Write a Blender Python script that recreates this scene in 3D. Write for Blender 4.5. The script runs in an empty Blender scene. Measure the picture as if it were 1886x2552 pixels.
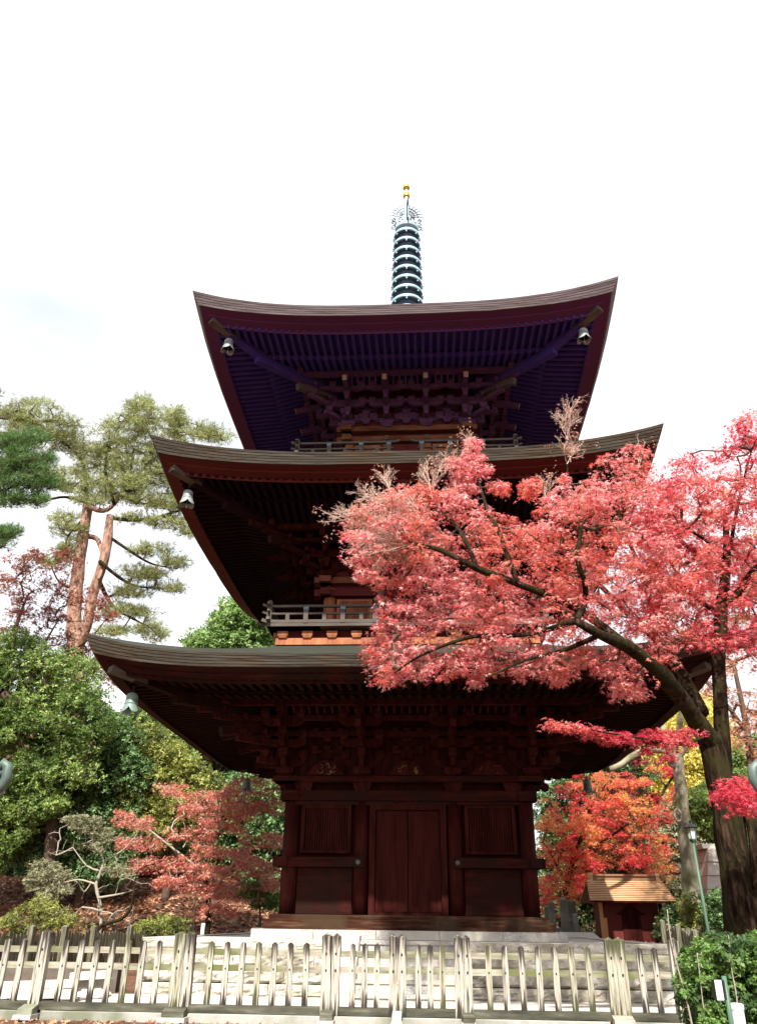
import bpy, math, random
import numpy as np
from mathutils import Vector, Matrix, noise, kdtree
random.seed(7); rng = np.random.default_rng(11)
PI = math.pi
SC = bpy.context.scene
COL = SC.collection

# ------------------------------------------------------------------ camera
EYE = Vector((0.47276546, -21.0, 1.2))
FWD = Vector((-0.0577885, 0.88546198, 0.46110474))
RGT = Vector((0.99818602, 0.05906037, 0.01168488))
UPV = Vector((0.0168865, -0.46094355, 0.88726878))
FPX = 1972.04
cam_d = bpy.data.cameras.new('camera'); cam = bpy.data.objects.new('camera', cam_d); COL.objects.link(cam)
cam.matrix_world = Matrix(((RGT.x, UPV.x, -FWD.x, EYE.x), (RGT.y, UPV.y, -FWD.y, EYE.y), (RGT.z, UPV.z, -FWD.z, EYE.z), (0, 0, 0, 1)))
cam_d.sensor_fit = 'VERTICAL'; cam_d.sensor_height = 24.0; cam_d.lens = 24.0*FPX/2552
cam_d.clip_start = 0.1; cam_d.clip_end = 3000
SC.camera = cam

# ------------------------------------------------------------------ light
SUN_EL, SUN_AZ = math.radians(48), math.radians(3)      # azimuth: from the camera side (-y) towards the left (-x)
SUN_DIR = Vector((-math.sin(SUN_AZ)*math.cos(SUN_EL), -math.cos(SUN_AZ)*math.cos(SUN_EL), math.sin(SUN_EL)))
world = bpy.data.worlds.new('World'); SC.world = world; world.use_nodes = True
nt = world.node_tree; nt.nodes.clear()
def N(nt, t, **k):
    n = nt.nodes.new(t)
    for a, b in k.items(): setattr(n, a, b)
    return n
sky = N(nt, 'ShaderNodeTexSky', sky_type='NISHITA', sun_disc=False)
sky.sun_elevation = SUN_EL; sky.sun_rotation = math.atan2(SUN_DIR.x, SUN_DIR.y)
sky.dust_density = 2.0
tc = N(nt, 'ShaderNodeTexCoord'); mp = N(nt, 'ShaderNodeMapping'); mp.inputs['Scale'].default_value = (1.2, 1.2, 2.6)
cl = N(nt, 'ShaderNodeTexNoise'); cl.inputs['Scale'].default_value = 1.6; cl.inputs['Detail'].default_value = 4
cr = N(nt, 'ShaderNodeValToRGB'); cr.color_ramp.elements[0].position = .3; cr.color_ramp.elements[0].color = (.62, .62, .62, 1)
cr.color_ramp.elements[1].position = .6; cr.color_ramp.elements[1].color = (.97, .97, .97, 1)
cl2 = N(nt, 'ShaderNodeTexNoise'); cl2.inputs['Scale'].default_value = 2.3; cl2.inputs['Detail'].default_value = 5; L0 = nt.links.new; L0(mp.outputs[0], cl2.inputs['Vector'])
mc = N(nt, 'ShaderNodeMixRGB'); mc.inputs[1].default_value = (4.4, 4.55, 4.7, 1); mc.inputs[2].default_value = (5.6, 5.6, 5.6, 1)
cr2 = N(nt, 'ShaderNodeValToRGB'); cr2.color_ramp.elements[0].position = .33; cr2.color_ramp.elements[1].position = .5; L0(cl2.outputs['Fac'], cr2.inputs[0]); L0(cr2.outputs[0], mc.inputs[0])
mx = N(nt, 'ShaderNodeMixRGB'); L0(mc.outputs[0], mx.inputs[2])
bg = N(nt, 'ShaderNodeBackground'); bg.inputs['Strength'].default_value = 0.12
wo = N(nt, 'ShaderNodeOutputWorld')
L = nt.links.new
L(tc.outputs['Generated'], mp.inputs[0]); L(mp.outputs[0], cl.inputs['Vector']); L(cl.outputs['Fac'], cr.inputs[0])
L(cr.outputs[0], mx.inputs[0]); L(sky.outputs[0], mx.inputs[1]); L(mx.outputs[0], bg.inputs[0]); L(bg.outputs[0], wo.inputs[0])
sun_d = bpy.data.lights.new('sun', 'SUN'); sun_d.energy = 4.8; sun_d.angle = math.radians(1.0); sun_d.color = (1, .95, .86)
sun = bpy.data.objects.new('sun', sun_d); COL.objects.link(sun)
sun.rotation_euler = SUN_DIR.to_track_quat('Z', 'Y').to_euler()
SC.view_settings.view_transform = 'Standard'; SC.view_settings.look = 'None'
SC.view_settings.exposure = 1.08; SC.view_settings.gamma = 1.0
SC.render.engine = 'CYCLES'
SC.cycles.max_bounces = 6; SC.cycles.transparent_max_bounces = 4; SC.cycles.diffuse_bounces = 3

# ------------------------------------------------------------------ helpers
def U(px, py, Y):
    """a sight line through the photograph, met with the vertical plane y = Y"""
    d = FWD*FPX + RGT*(px-943) - UPV*(py-1276)
    return EYE + d*((Y+21.0)/d.y)
def D(x, y, Y): return U(x*1.1417, y*1.1417, Y)       # same, for points read in the reduced view
def tag(o, label=None, cat=None, group=None, kind=None):
    if label: o['label'] = label
    if cat: o['category'] = cat
    if group: o['group'] = group
    if kind: o['kind'] = kind
    return o
def empty(name, loc=(0, 0, 0), label=None, cat=None, group=None, rz=0):
    o = bpy.data.objects.new(name, None); COL.objects.link(o); o.location = loc; o.rotation_euler = (0, 0, rz)
    return tag(o, label, cat, group)
def link(name, me, m, parent=None, world_space=True):
    o = bpy.data.objects.new(name, me); COL.objects.link(o)
    if m and not me.materials: me.materials.append(m)
    if parent:
        o.parent = parent
        if world_space:
            M = Matrix.Identity(4); p = parent
            while p: M = p.matrix_basis @ M if p.matrix_parent_inverse == Matrix.Identity(4) else p.matrix_basis @ p.matrix_parent_inverse @ M; p = p.parent
            o.matrix_parent_inverse = M.inverted()
    return o
class MB:
    def __init__(s): s.v = []; s.f = []
    def add(s, v, f, T=None):
        n = len(s.v)
        if T is not None: v = [T @ Vector(p) for p in v]
        s.v += [tuple(p) for p in v]; s.f += [tuple(i+n for i in q) for q in f]; return s
    def box(s, x0, x1, y0, y1, z0, z1, T=None):
        v = [(x0,y0,z0),(x1,y0,z0),(x1,y1,z0),(x0,y1,z0),(x0,y0,z1),(x1,y0,z1),(x1,y1,z1),(x0,y1,z1)]
        return s.add(v, [(0,3,2,1),(4,5,6,7),(0,1,5,4),(1,2,6,5),(2,3,7,6),(3,0,4,7)], T)
    def frustum(s, cx, cy, z0, z1, a0, b0, a1, b1, T=None):
        v = [(cx-a0,cy-b0,z0),(cx+a0,cy-b0,z0),(cx+a0,cy+b0,z0),(cx-a0,cy+b0,z0),(cx-a1,cy-b1,z1),(cx+a1,cy-b1,z1),(cx+a1,cy+b1,z1),(cx-a1,cy+b1,z1)]
        return s.add(v, [(0,3,2,1),(4,5,6,7),(0,1,5,4),(1,2,6,5),(2,3,7,6),(3,0,4,7)], T)
    def beam(s, a, b, w, h, up=Vector((0,0,1)), T=None, w2=None, h2=None):
        a = Vector(a); b = Vector(b); d = (b-a).normalized(); r = d.cross(up).normalized(); u = r.cross(d)
        w2 = w if w2 is None else w2; h2 = h if h2 is None else h2
        v = [a-r*w/2-u*h/2, a+r*w/2-u*h/2, a+r*w/2+u*h/2, a-r*w/2+u*h/2, b-r*w2/2-u*h2/2, b+r*w2/2-u*h2/2, b+r*w2/2+u*h2/2, b-r*w2/2+u*h2/2]
        return s.add(v, [(0,1,2,3),(7,6,5,4),(0,4,5,1),(1,5,6,2),(2,6,7,3),(3,7,4,0)], T)
    def lathe(s, prof, n=16, c=(0,0,0), T=None, cap=True):
        v = []; f = []
        for r, z in prof:
            for i in range(n):
                a = 2*PI*i/n; v.append((c[0]+r*math.cos(a), c[1]+r*math.sin(a), c[2]+z))
        for j in range(len(prof)-1):
            for i in range(n):
                k = (i+1) % n; f.append((j*n+i, j*n+k, (j+1)*n+k, (j+1)*n+i))
        if cap: f.append(tuple(reversed(range(n)))); f.append(tuple(range((len(prof)-1)*n, len(prof)*n)))
        return s.add(v, f, T)
    def cyl(s, c, r, z0, z1, n=14, T=None, r1=None): return s.lathe([(r, z0), (r if r1 is None else r1, z1)], n, (c[0], c[1], 0), T)
    def tube(s, pts, rad, n=8, jit=0.0, T=None, cap=True):
        pts = [Vector(p) for p in pts]; m = len(pts)
        if not hasattr(rad, '__len__'): rad = [rad]*m
        ref = None; v = []; f = []
        for i, p in enumerate(pts):
            d = (pts[min(i+1, m-1)]-pts[max(i-1, 0)]).normalized()
            if ref is None: ref = d.orthogonal().normalized()
            ref = (ref-d*ref.dot(d)).normalized(); b = d.cross(ref)
            for k in range(n):
                a = 2*PI*k/n; q = (ref*math.cos(a)+b*math.sin(a)); rr = rad[i]
                if jit: rr *= 1+jit*noise.noise(Vector((p.x*3+q.x*2.2, p.y*3+q.y*2.2, p.z*1.4)))
                v.append(p+q*rr)
        for i in range(m-1):
            for k in range(n):
                l = (k+1) % n; f.append((i*n+k, i*n+l, (i+1)*n+l, (i+1)*n+k))
        if cap: f.append(tuple(reversed(range(n)))); f.append(tuple(range((m-1)*n, m*n)))
        return s.add(v, f, T)
    def quad(s, a, b, c, d): return s.add([a, b, c, d], [(0, 1, 2, 3)])
    def build(s, name, m, parent=None, smooth=False, local=False):
        me = bpy.data.meshes.new(name); me.from_pydata(s.v, [], s.f); me.update()
        if smooth: me.polygons.foreach_set('use_smooth', [True]*len(me.polygons))
        return link(name, me, m, parent, not local)
def fastmesh(name, V, F, k):
    me = bpy.data.meshes.new(name)
    me.vertices.add(len(V)); me.vertices.foreach_set('co', np.asarray(V, np.float32).ravel())
    F = np.asarray(F, np.int32); n = len(F)
    me.loops.add(n*k); me.loops.foreach_set('vertex_index', F.ravel())
    me.polygons.add(n); me.polygons.foreach_set('loop_start', np.arange(0, n*k, k, dtype=np.int32)); me.polygons.foreach_set('loop_total', np.full(n, k, np.int32))
    me.update(calc_edges=True); return me
def ROT(k): return Matrix.Rotation(k*PI/2, 4, 'Z')
def smoothpath(pts, rad, step=.25):
    """Catmull-Rom through the points"""
    P = [Vector(p) for p in pts]; out = []; ro = []
    for i in range(len(P)-1):
        p0 = P[max(i-1, 0)]; p1 = P[i]; p2 = P[i+1]; p3 = P[min(i+2, len(P)-1)]
        n = max(2, int((p2-p1).length/step))
        for j in range(n):
            t = j/n; out.append(.5*((2*p1)+(p2-p0)*t+(2*p0-5*p1+4*p2-p3)*t*t+(3*p1-p0-3*p2+p3)*t**3)); ro.append(rad[i]*(1-t)+rad[i+1]*t)
    out.append(P[-1]); ro.append(rad[-1]); return out, ro

# ------------------------------------------------------------------ materials
def ramp(nt, cols, pos=None):
    r = N(nt, 'ShaderNodeValToRGB'); e = r.color_ramp.elements
    n = len(cols); pos = pos or [i/(n-1) for i in range(n)]
    e[1].position = 1.0; e[0].position = 0.0
    for i in range(1, n-1): e.new(pos[i])
    e[0].position = pos[0]; e[n-1].position = pos[-1]
    for i in range(n): e[i].color = (*cols[i], 1)
    return r
def mat(name, cols, scale=(4, 4, 4), rough=.8, bump=.3, metal=0, pos=None, detail=6, dist=.02, coords='Object', cols2=None, scale2=1.0, spec=.3, rnd=False, edge=None, rough_n=.6):
    m = bpy.data.materials.new(name); m.use_nodes = True; nt = m.node_tree; L = nt.links.new
    b = nt.nodes['Principled BSDF']; b.inputs['Roughness'].default_value = rough; b.inputs['Metallic'].default_value = metal
    b.inputs['Specular IOR Level'].default_value = spec
    tc = N(nt, 'ShaderNodeTexCoord'); mp = N(nt, 'ShaderNodeMapping'); mp.inputs['Scale'].default_value = scale
    L(tc.outputs[coords], mp.inputs[0])
    if rnd:
        oi = N(nt, 'ShaderNodeObjectInfo'); mu = N(nt, 'ShaderNodeVectorMath', operation='SCALE'); mu.inputs[0].default_value = (37, 53, 71)
        L(oi.outputs['Random'], mu.inputs['Scale']); L(mu.outputs[0], mp.inputs['Location'])
    n1 = N(nt, 'ShaderNodeTexNoise'); n1.inputs['Scale'].default_value = 1; n1.inputs['Detail'].default_value = detail; n1.inputs['Roughness'].default_value = rough_n
    L(mp.outputs[0], n1.inputs['Vector'])
    r = ramp(nt, cols, pos); L(n1.outputs['Fac'], r.inputs[0]); out = r.outputs[0]
    if cols2:
        n2 = N(nt, 'ShaderNodeTexNoise'); n2.inputs['Scale'].default_value = scale2; n2.inputs['Detail'].default_value = 4
        L(tc.outputs[coords], n2.inputs['Vector'])
        r2 = ramp(nt, [(0, 0, 0), (1, 1, 1)], [.42, .62]); L(n2.outputs['Fac'], r2.inputs[0])
        mi = N(nt, 'ShaderNodeMixRGB'); L(r2.outputs[0], mi.inputs[0]); L(out, mi.inputs[1]); mi.inputs[2].default_value = (*cols2, 1); out = mi.outputs[0]
    L(out, b.inputs['Base Color'])
    if bump:
        bu = N(nt, 'ShaderNodeBump'); bu.inputs['Strength'].default_value = bump; bu.inputs['Distance'].default_value = dist
        L(n1.outputs['Fac'], bu.inputs['Height']); L(bu.outputs[0], b.inputs['Normal'])
    return m
def leafmat(name, cols, cols_far=None, trans=.45, nscale=.8, rough=.5, spec=.25):
    """cols: from leaf to leaf; cols_far: second palette taken in broad patches of the crown"""
    m = bpy.data.materials.new(name); m.use_nodes = True; nt = m.node_tree; L = nt.links.new
    b = nt.nodes['Principled BSDF']; b.inputs['Roughness'].default_value = rough; b.inputs['Specular IOR Level'].default_value = spec
    g = N(nt, 'ShaderNodeNewGeometry'); r = ramp(nt, cols); L(g.outputs['Random Per Island'], r.inputs[0]); out = r.outputs[0]
    if cols_far:
        tc = N(nt, 'ShaderNodeTexCoord'); n2 = N(nt, 'ShaderNodeTexNoise'); n2.inputs['Scale'].default_value = nscale; n2.inputs['Detail'].default_value = 3
        L(tc.outputs['Object'], n2.inputs['Vector']); r2 = ramp(nt, [(0, 0, 0), (1, 1, 1)], [.44, .6]); L(n2.outputs['Fac'], r2.inputs[0])
        r3 = ramp(nt, cols_far); L(g.outputs['Random Per Island'], r3.inputs[0])
        mi = N(nt, 'ShaderNodeMixRGB'); L(r2.outputs[0], mi.inputs[0]); L(out, mi.inputs[1]); L(r3.outputs[0], mi.inputs[2]); out = mi.outputs[0]
    L(out, b.inputs['Base Color'])
    t = N(nt, 'ShaderNodeBsdfTranslucent'); L(out, t.inputs[0]); ms = N(nt, 'ShaderNodeMixShader'); ms.inputs[0].default_value = trans
    L(b.outputs[0], ms.inputs[1]); L(t.outputs[0], ms.inputs[2]); L(ms.outputs[0], nt.nodes['Material Output'].inputs['Surface'])
    return m
M = {}
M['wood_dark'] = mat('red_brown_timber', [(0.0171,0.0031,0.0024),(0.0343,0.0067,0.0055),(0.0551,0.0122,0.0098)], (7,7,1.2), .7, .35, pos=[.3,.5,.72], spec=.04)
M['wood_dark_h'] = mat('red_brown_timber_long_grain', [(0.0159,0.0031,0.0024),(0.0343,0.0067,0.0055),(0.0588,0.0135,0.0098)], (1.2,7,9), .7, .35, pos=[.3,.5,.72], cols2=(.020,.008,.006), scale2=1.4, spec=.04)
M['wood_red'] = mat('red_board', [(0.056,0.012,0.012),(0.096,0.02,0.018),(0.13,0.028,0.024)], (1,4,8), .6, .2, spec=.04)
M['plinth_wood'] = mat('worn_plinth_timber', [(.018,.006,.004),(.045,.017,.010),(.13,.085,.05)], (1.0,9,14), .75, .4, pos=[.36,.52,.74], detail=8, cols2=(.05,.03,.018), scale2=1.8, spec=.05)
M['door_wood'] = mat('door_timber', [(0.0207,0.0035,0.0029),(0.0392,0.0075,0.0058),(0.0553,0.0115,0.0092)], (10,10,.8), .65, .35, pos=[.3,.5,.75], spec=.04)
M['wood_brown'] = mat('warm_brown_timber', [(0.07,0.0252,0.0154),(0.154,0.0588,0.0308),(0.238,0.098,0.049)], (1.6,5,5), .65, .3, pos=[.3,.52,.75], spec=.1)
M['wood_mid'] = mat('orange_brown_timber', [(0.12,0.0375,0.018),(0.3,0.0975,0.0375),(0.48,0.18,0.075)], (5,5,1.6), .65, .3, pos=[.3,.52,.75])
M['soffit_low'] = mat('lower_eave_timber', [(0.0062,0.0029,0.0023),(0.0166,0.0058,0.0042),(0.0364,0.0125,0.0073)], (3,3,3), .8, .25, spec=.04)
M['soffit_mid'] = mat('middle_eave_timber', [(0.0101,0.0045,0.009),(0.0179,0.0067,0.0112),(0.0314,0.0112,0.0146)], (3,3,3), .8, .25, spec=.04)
M['soffit_top'] = mat('upper_eave_timber_glare_tint', [(0.0303,0.0222,0.1404),(0.0556,0.0343,0.2061),(0.1011,0.0455,0.1592)], (3,3,3), .8, .25, spec=.04)  # blue-violet glare over the top eave is put into the timber colour
M['wall_top'] = mat('upper_bracket_timber_glare_tint', [(.05,.02,.07),(.095,.042,.10),(.16,.085,.13)], (4,4,4), .75, .3, spec=.04)  # purple cast of the same veiling glare, tinted into the bracket colour
M['board_top'] = mat('upper_eave_board_glare_tint', [(0.0741,0.0214,0.0685),(0.1077,0.0306,0.0728)], (1,4,8), .7, .2, spec=.04)  # board colour carries the violet glare too
M['shingle'] = mat('grey_bark_shingle', [(0.0438,0.0325,0.0212),(0.0751,0.057,0.0382),(0.1126,0.0867,0.0594)], (2.2,2.2,34), .9, .5, cols2=(.07,.062,.05), scale2=1.3)
M['shingle_top'] = mat('pale_bark_shingle', [(0.091,0.0758,0.079),(0.1517,0.1228,0.1304),(0.2048,0.1697,0.1785)], (1.0,1.0,30), .85, .35)
M['roof'] = mat('mossy_roof_shingle', [(0.0193,0.0189,0.014),(0.0338,0.0336,0.0247),(0.058,0.0504,0.0399)], (2,6,6), .8, .4, cols2=(.035,.04,.033), scale2=.8, spec=.1)
M['grey_wood'] = mat('weathered_grey_timber', [(0.0315,0.0252,0.0217),(0.082,0.066,0.0568),(0.1641,0.1377,0.1214)], (2,2,8), .8, .35)
M['pale_end'] = mat('pale_beam_end', [(.24,.17,.13),(.36,.27,.22)], (6,6,6), .8, .3)
M['granite'] = mat('pale_granite', [(.16,.15,.135),(.36,.35,.33),(.5,.49,.46)], (38,38,38), .85, .5, dist=.008, pos=[.3,.5,.7], cols2=(.5,.47,.40), scale2=1.2)
M['granite_rough'] = mat('rock_faced_granite', [(0.105,0.084,0.063),(0.525,0.483,0.42),(0.735,0.7035,0.63)], (11,11,11), .9, 1.0, dist=.06, pos=[.34,.43,.58], detail=12, cols2=(.36,.33,.26), scale2=2.6, rough_n=.72)
M['granite_flat'] = mat('worn_granite_paving', [(.36,.33,.29),(.5,.47,.42),(.6,.57,.51)], (5,5,5), .85, .25, dist=.01)
M['concrete'] = mat('dull_stone', [(.20,.20,.18),(.34,.33,.30),(.45,.44,.4)], (7,7,7), .9, .4, cols2=(.16,.17,.12), scale2=1.8)
M['patina'] = mat('green_patina_metal', [(0.0413,0.0675,0.057),(0.0825,0.12,0.1033),(0.165,0.2025,0.1781)], (9,9,9), .55, .2, metal=.35, spec=.5)
M['patina_pale'] = mat('pale_patina_metal', [(0.153,0.261,0.2916),(0.2754,0.405,0.4568),(0.4208,0.558,0.6221)], (7,7,7), .5, .2, metal=.25, spec=.5)
M['patina_dark'] = mat('blue_black_metal', [(.04,.07,.12),(.09,.14,.2),(.18,.25,.31)], (4,4,4), .5, .2, metal=.4, spec=.5)
M['bell_green'] = mat('green_bell_bronze', [(0.0714,0.119,0.1011),(0.1428,0.2142,0.1845),(0.2499,0.3213,0.2975)], (9,9,9), .5, .2, spec=.5)
M['bell_pale'] = mat('pale_bell_bronze', [(0.1432,0.1773,0.191),(0.2251,0.2523,0.2592),(0.2728,0.2864,0.2864)], (7,7,7), .45, .2, spec=.6)
M['shade_wall'] = mat('shade_darkened_retaining_stone', [(.05,.04,.032),(.11,.09,.07),(.2,.17,.14)], (5,5,5), .9, .4)  # stone darkened to brown so that its colour holds the wall's shade
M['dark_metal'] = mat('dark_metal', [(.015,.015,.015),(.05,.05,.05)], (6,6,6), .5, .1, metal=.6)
M['gold'] = mat('gilded_metal', [(.62,.40,.06),(.9,.66,.12)], (5,5,5), .3, .05, metal=.8, spec=.5)
M['ornament'] = mat('openwork_bronze', [(0.0624,0.0858,0.1073),(0.1352,0.1859,0.2145)], (8,8,8), .5, .1, metal=.5)
M['carving'] = mat('painted_carving', [(0.048,0.012,0.0072),(0.12,0.06,0.018),(0.27,0.18,0.048)], (14,14,14), .6, .6, pos=[.35,.55,.7])
M['green_paint'] = mat('green_painted_steel', [(0.0576,0.12,0.08),(0.096,0.176,0.12)], (4,4,4), .45, .1)
M['glass_pane'] = mat('milky_pane', [(.55,.6,.55),(.7,.74,.68)], (3,3,3), .2, 0)
M['white_paint'] = mat('white_painted_metal', [(.72,.72,.7),(.82,.82,.8)], (3,3,3), .4, .05)
M['soil'] = mat('leaf_litter_soil', [(.04,.018,.011),(.13,.055,.03),(.34,.17,.10)], (16,16,16), .95, .7, pos=[.3,.5,.7], detail=10, cols2=(.06,.035,.022), scale2=.5)
def fence_wood(name, top, dark=(.022,.018,.015), hi=(.54,.50,.43)):
    m = bpy.data.materials.new(name); m.use_nodes = True; nt = m.node_tree; L = nt.links.new; b = nt.nodes['Principled BSDF']; b.inputs['Roughness'].default_value = .85; b.inputs['Specular IOR Level'].default_value = .2
    tc = N(nt, 'ShaderNodeTexCoord'); oi = N(nt, 'ShaderNodeObjectInfo'); mp = N(nt, 'ShaderNodeMapping'); mp.inputs['Scale'].default_value = (42, 42, 2.2)
    mu = N(nt, 'ShaderNodeVectorMath', operation='SCALE'); mu.inputs[0].default_value = (37, 53, 71); L(oi.outputs['Random'], mu.inputs['Scale']); L(mu.outputs[0], mp.inputs['Location'])
    L(tc.outputs['Object'], mp.inputs[0]); n1 = N(nt, 'ShaderNodeTexNoise'); n1.inputs['Scale'].default_value = 1; n1.inputs['Detail'].default_value = 7; n1.inputs['Roughness'].default_value = .7
    L(mp.outputs[0], n1.inputs['Vector'])
    r = ramp(nt, [(.10,.09,.072), (.35,.32,.27), hi], [.34, .48, .66]); L(n1.outputs['Fac'], r.inputs[0])
    # damp stains from the top end and the foot of each piece
    sx = N(nt, 'ShaderNodeSeparateXYZ'); L(tc.outputs['Object'], sx.inputs[0])
    z = N(nt, 'ShaderNodeMath', operation='DIVIDE'); L(sx.outputs[2], z.inputs[0]); z.inputs[1].default_value = top
    n4 = N(nt, 'ShaderNodeTexNoise'); n4.inputs['Scale'].default_value = .8; n4.inputs['Detail'].default_value = 3; L(mp.outputs[0], n4.inputs['Vector'])
    ad = N(nt, 'ShaderNodeMath', operation='MULTIPLY_ADD'); L(n4.outputs['Fac'], ad.inputs[0]); ad.inputs[1].default_value = 1.1; L(z.outputs[0], ad.inputs[2])
    sc = N(nt, 'ShaderNodeMath', operation='SUBTRACT'); L(ad.outputs[0], sc.inputs[0]); sc.inputs[1].default_value = .55
    r2 = ramp(nt, [(.97,)*3, (.85,)*3, (0,)*3, (0,)*3, (.8,)*3, (.97,)*3], [.02, .09, .20, .70, .86, .98]); L(sc.outputs[0], r2.inputs[0])
    mi = N(nt, 'ShaderNodeMixRGB'); L(r2.outputs[0], mi.inputs[0]); L(r.outputs[0], mi.inputs[1]); mi.inputs[2].default_value = (*dark, 1)
    n3 = N(nt, 'ShaderNodeTexNoise'); n3.inputs['Scale'].default_value = 3; L(mp.outputs[0], n3.inputs['Vector'])
    wn = N(nt, 'ShaderNodeMath', operation='GREATER_THAN'); L(oi.outputs['Random'], wn.inputs[0]); wn.inputs[1].default_value = .72
    wm = N(nt, 'ShaderNodeMath', operation='MULTIPLY'); L(wn.outputs[0], wm.inputs[0]); wm.inputs[1].default_value = .22
    mg = N(nt, 'ShaderNodeMixRGB'); L(wm.outputs[0], mg.inputs[0]); L(mi.outputs[0], mg.inputs[1]); mg.inputs[2].default_value = (.15, .17, .05, 1)
    L(mg.outputs[0], b.inputs['Base Color'])
    bu = N(nt, 'ShaderNodeBump'); bu.inputs['Strength'].default_value = .6; bu.inputs['Distance'].default_value = .01; L(n1.outputs['Fac'], bu.inputs['Height']); L(bu.outputs[0], b.inputs['Normal'])
    return m
M['picket'] = fence_wood('weathered_picket', .78)
M['post'] = fence_wood('weathered_post', 1.02)
M['rail'] = mat('weathered_rail', [(.14,.13,.10),(.34,.31,.25),(.5,.47,.39)], (2.2,20,20), .85, .5, dist=.01, pos=[.32,.52,.7], cols2=(.12,.13,.05), scale2=1.1)
M['sill_rail'] = mat('dark_damp_rail', [(.03,.03,.022),(.08,.078,.055),(.2,.19,.15)], (1.6,12,12), .85, .5, dist=.01, pos=[.35,.55,.75])
M['old_plank'] = mat('old_plank', [(.05,.048,.032),(.13,.12,.08),(.27,.25,.19)], (30,30,2.5), .9, .6, dist=.012, pos=[.32,.52,.7])
M['bark_dark'] = mat('dark_maple_bark', [(0.005,0.0038,0.0025),(0.0202,0.0113,0.0076),(0.0693,0.0454,0.0302)], (14,14,3), .95, 1.0, dist=.06, detail=10, cols2=(.026,.024,.009), scale2=2.3, pos=[.38,.5,.66], spec=.05)
M['bark_pale'] = mat('pale_smooth_bark', [(.16,.13,.10),(.30,.26,.2),(.45,.42,.36)], (7,7,3), .9, .6, dist=.03, cols2=(.12,.12,.06), scale2=1.6)
M['bark_pine'] = mat('orange_pine_bark', [(.10,.045,.03),(.30,.17,.125),(.46,.31,.24)], (7,7,2), .9, .9, dist=.05, detail=9, pos=[.33,.5,.7])
M['bark_grey'] = mat('grey_twig_bark', [(.2,.17,.13),(.42,.38,.31)], (8,8,8), .9, .3)
M['twig_pale'] = mat('pale_twigs', [(.30,.2,.16),(.55,.42,.35)], (8,8,8), .8, .2)
M['bark_brown'] = mat('brown_twig_bark', [(.05,.03,.02),(.13,.085,.06)], (8,8,8), .9, .3)

# ------------------------------------------------------------------ foliage tools
def T_star():
    v = [(0,0,0)]; L5 = [.62,.9,1.0,.9,.62]; A = [-125,-62,0,62,125]; A = [a+90 for a in A]
    tip = []; val = []
    for a, l in zip(A, L5): tip.append((l*math.cos(math.radians(a)), l*math.sin(math.radians(a)), -.18*l))
    va = [-165+90, -93+90, -31+90, 31+90, 93+90, 165+90]
    for a in va: val.append((.21*math.cos(math.radians(a)), .21*math.sin(math.radians(a)), .03))
    v += tip+val; f = [(0, 6+i, 1+i, 7+i) for i in range(5)]
    return np.array(v), np.array(f)
def T_oval(w=.4):
    return np.array([(0,0,0),(w,.5,.12),(0,1,-.05),(-w,.5,.12)]), np.array([(0,1,2,3)])
def T_sprig(n=5, w=.22, seed=1, spread=.9):
    r = random.Random(seed); v = []; f = []
    for i in range(n):
        a = i*2.4+r.uniform(-.3,.3); el = r.uniform(-.1, .9)*spread
        R = Matrix.Rotation(a, 3, 'Z') @ Matrix.Rotation(el, 3, 'X')
        o = len(v)
        for p in ((0,.08,0),(w,.55,.06),(0,1.0,-.08),(-w,.55,.06)): v.append(tuple(R @ Vector(p)))
        f.append((o,o+1,o+2,o+3))
    return np.array(v), np.array(f)
def T_needles(n=12, seed=2, w=.022):
    r = random.Random(seed); v = []; f = []
    for i in range(n):
        a = i*2.4+r.uniform(-.2,.2); el = r.uniform(.15, 1.45)
        R = Matrix.Rotation(a, 3, 'Z') @ Matrix.Rotation(el, 3, 'X'); o = len(v)
        l = r.uniform(.7, 1)
        for p in ((-w,0,0),(w,0,0),(w*.5,l,0),(-w*.5,l,0)): v.append(tuple(R @ Vector(p)))
        f.append((o,o+1,o+2,o+3))
    return np.array(v), np.array(f)
def inpoly(x, y, P):
    c = False; n = len(P); j = n-1
    for i in range(n):
        if (P[i][1] > y) != (P[j][1] > y) and x < (P[j][0]-P[i][0])*(y-P[i][1])/(P[j][1]-P[i][1]+1e-9)+P[i][0]: c = not c
        j = i
    return c
def sample(poly, n, Y, dY, holes=(), gap=.0, gs=.012, seed=0):
    """clump centres in the volume whose outline in the reduced view is poly; Y: depth, or function of the view position"""
    r = random.Random(seed); out = []; xs = [p[0] for p in poly]; ys = [p[1] for p in poly]; t = 0
    while len(out) < n and t < n*60:
        t += 1; x = r.uniform(min(xs), max(xs)); y = r.uniform(min(ys), max(ys))
        if not inpoly(x, y, poly): continue
        if any(((x-h[0])/h[2])**2+((y-h[1])/h[3])**2 < r.uniform(.75, 1.15) for h in holes): continue
        if gap and noise.noise(Vector((x*gs, y*gs*1.5, seed*7.3)))*.5+.5 < gap*r.uniform(.8, 1.15): continue
        yy = Y(x, y) if callable(Y) else Y
        out.append(D(x, y, yy+r.uniform(-dY, dY)))
    return out
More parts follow.
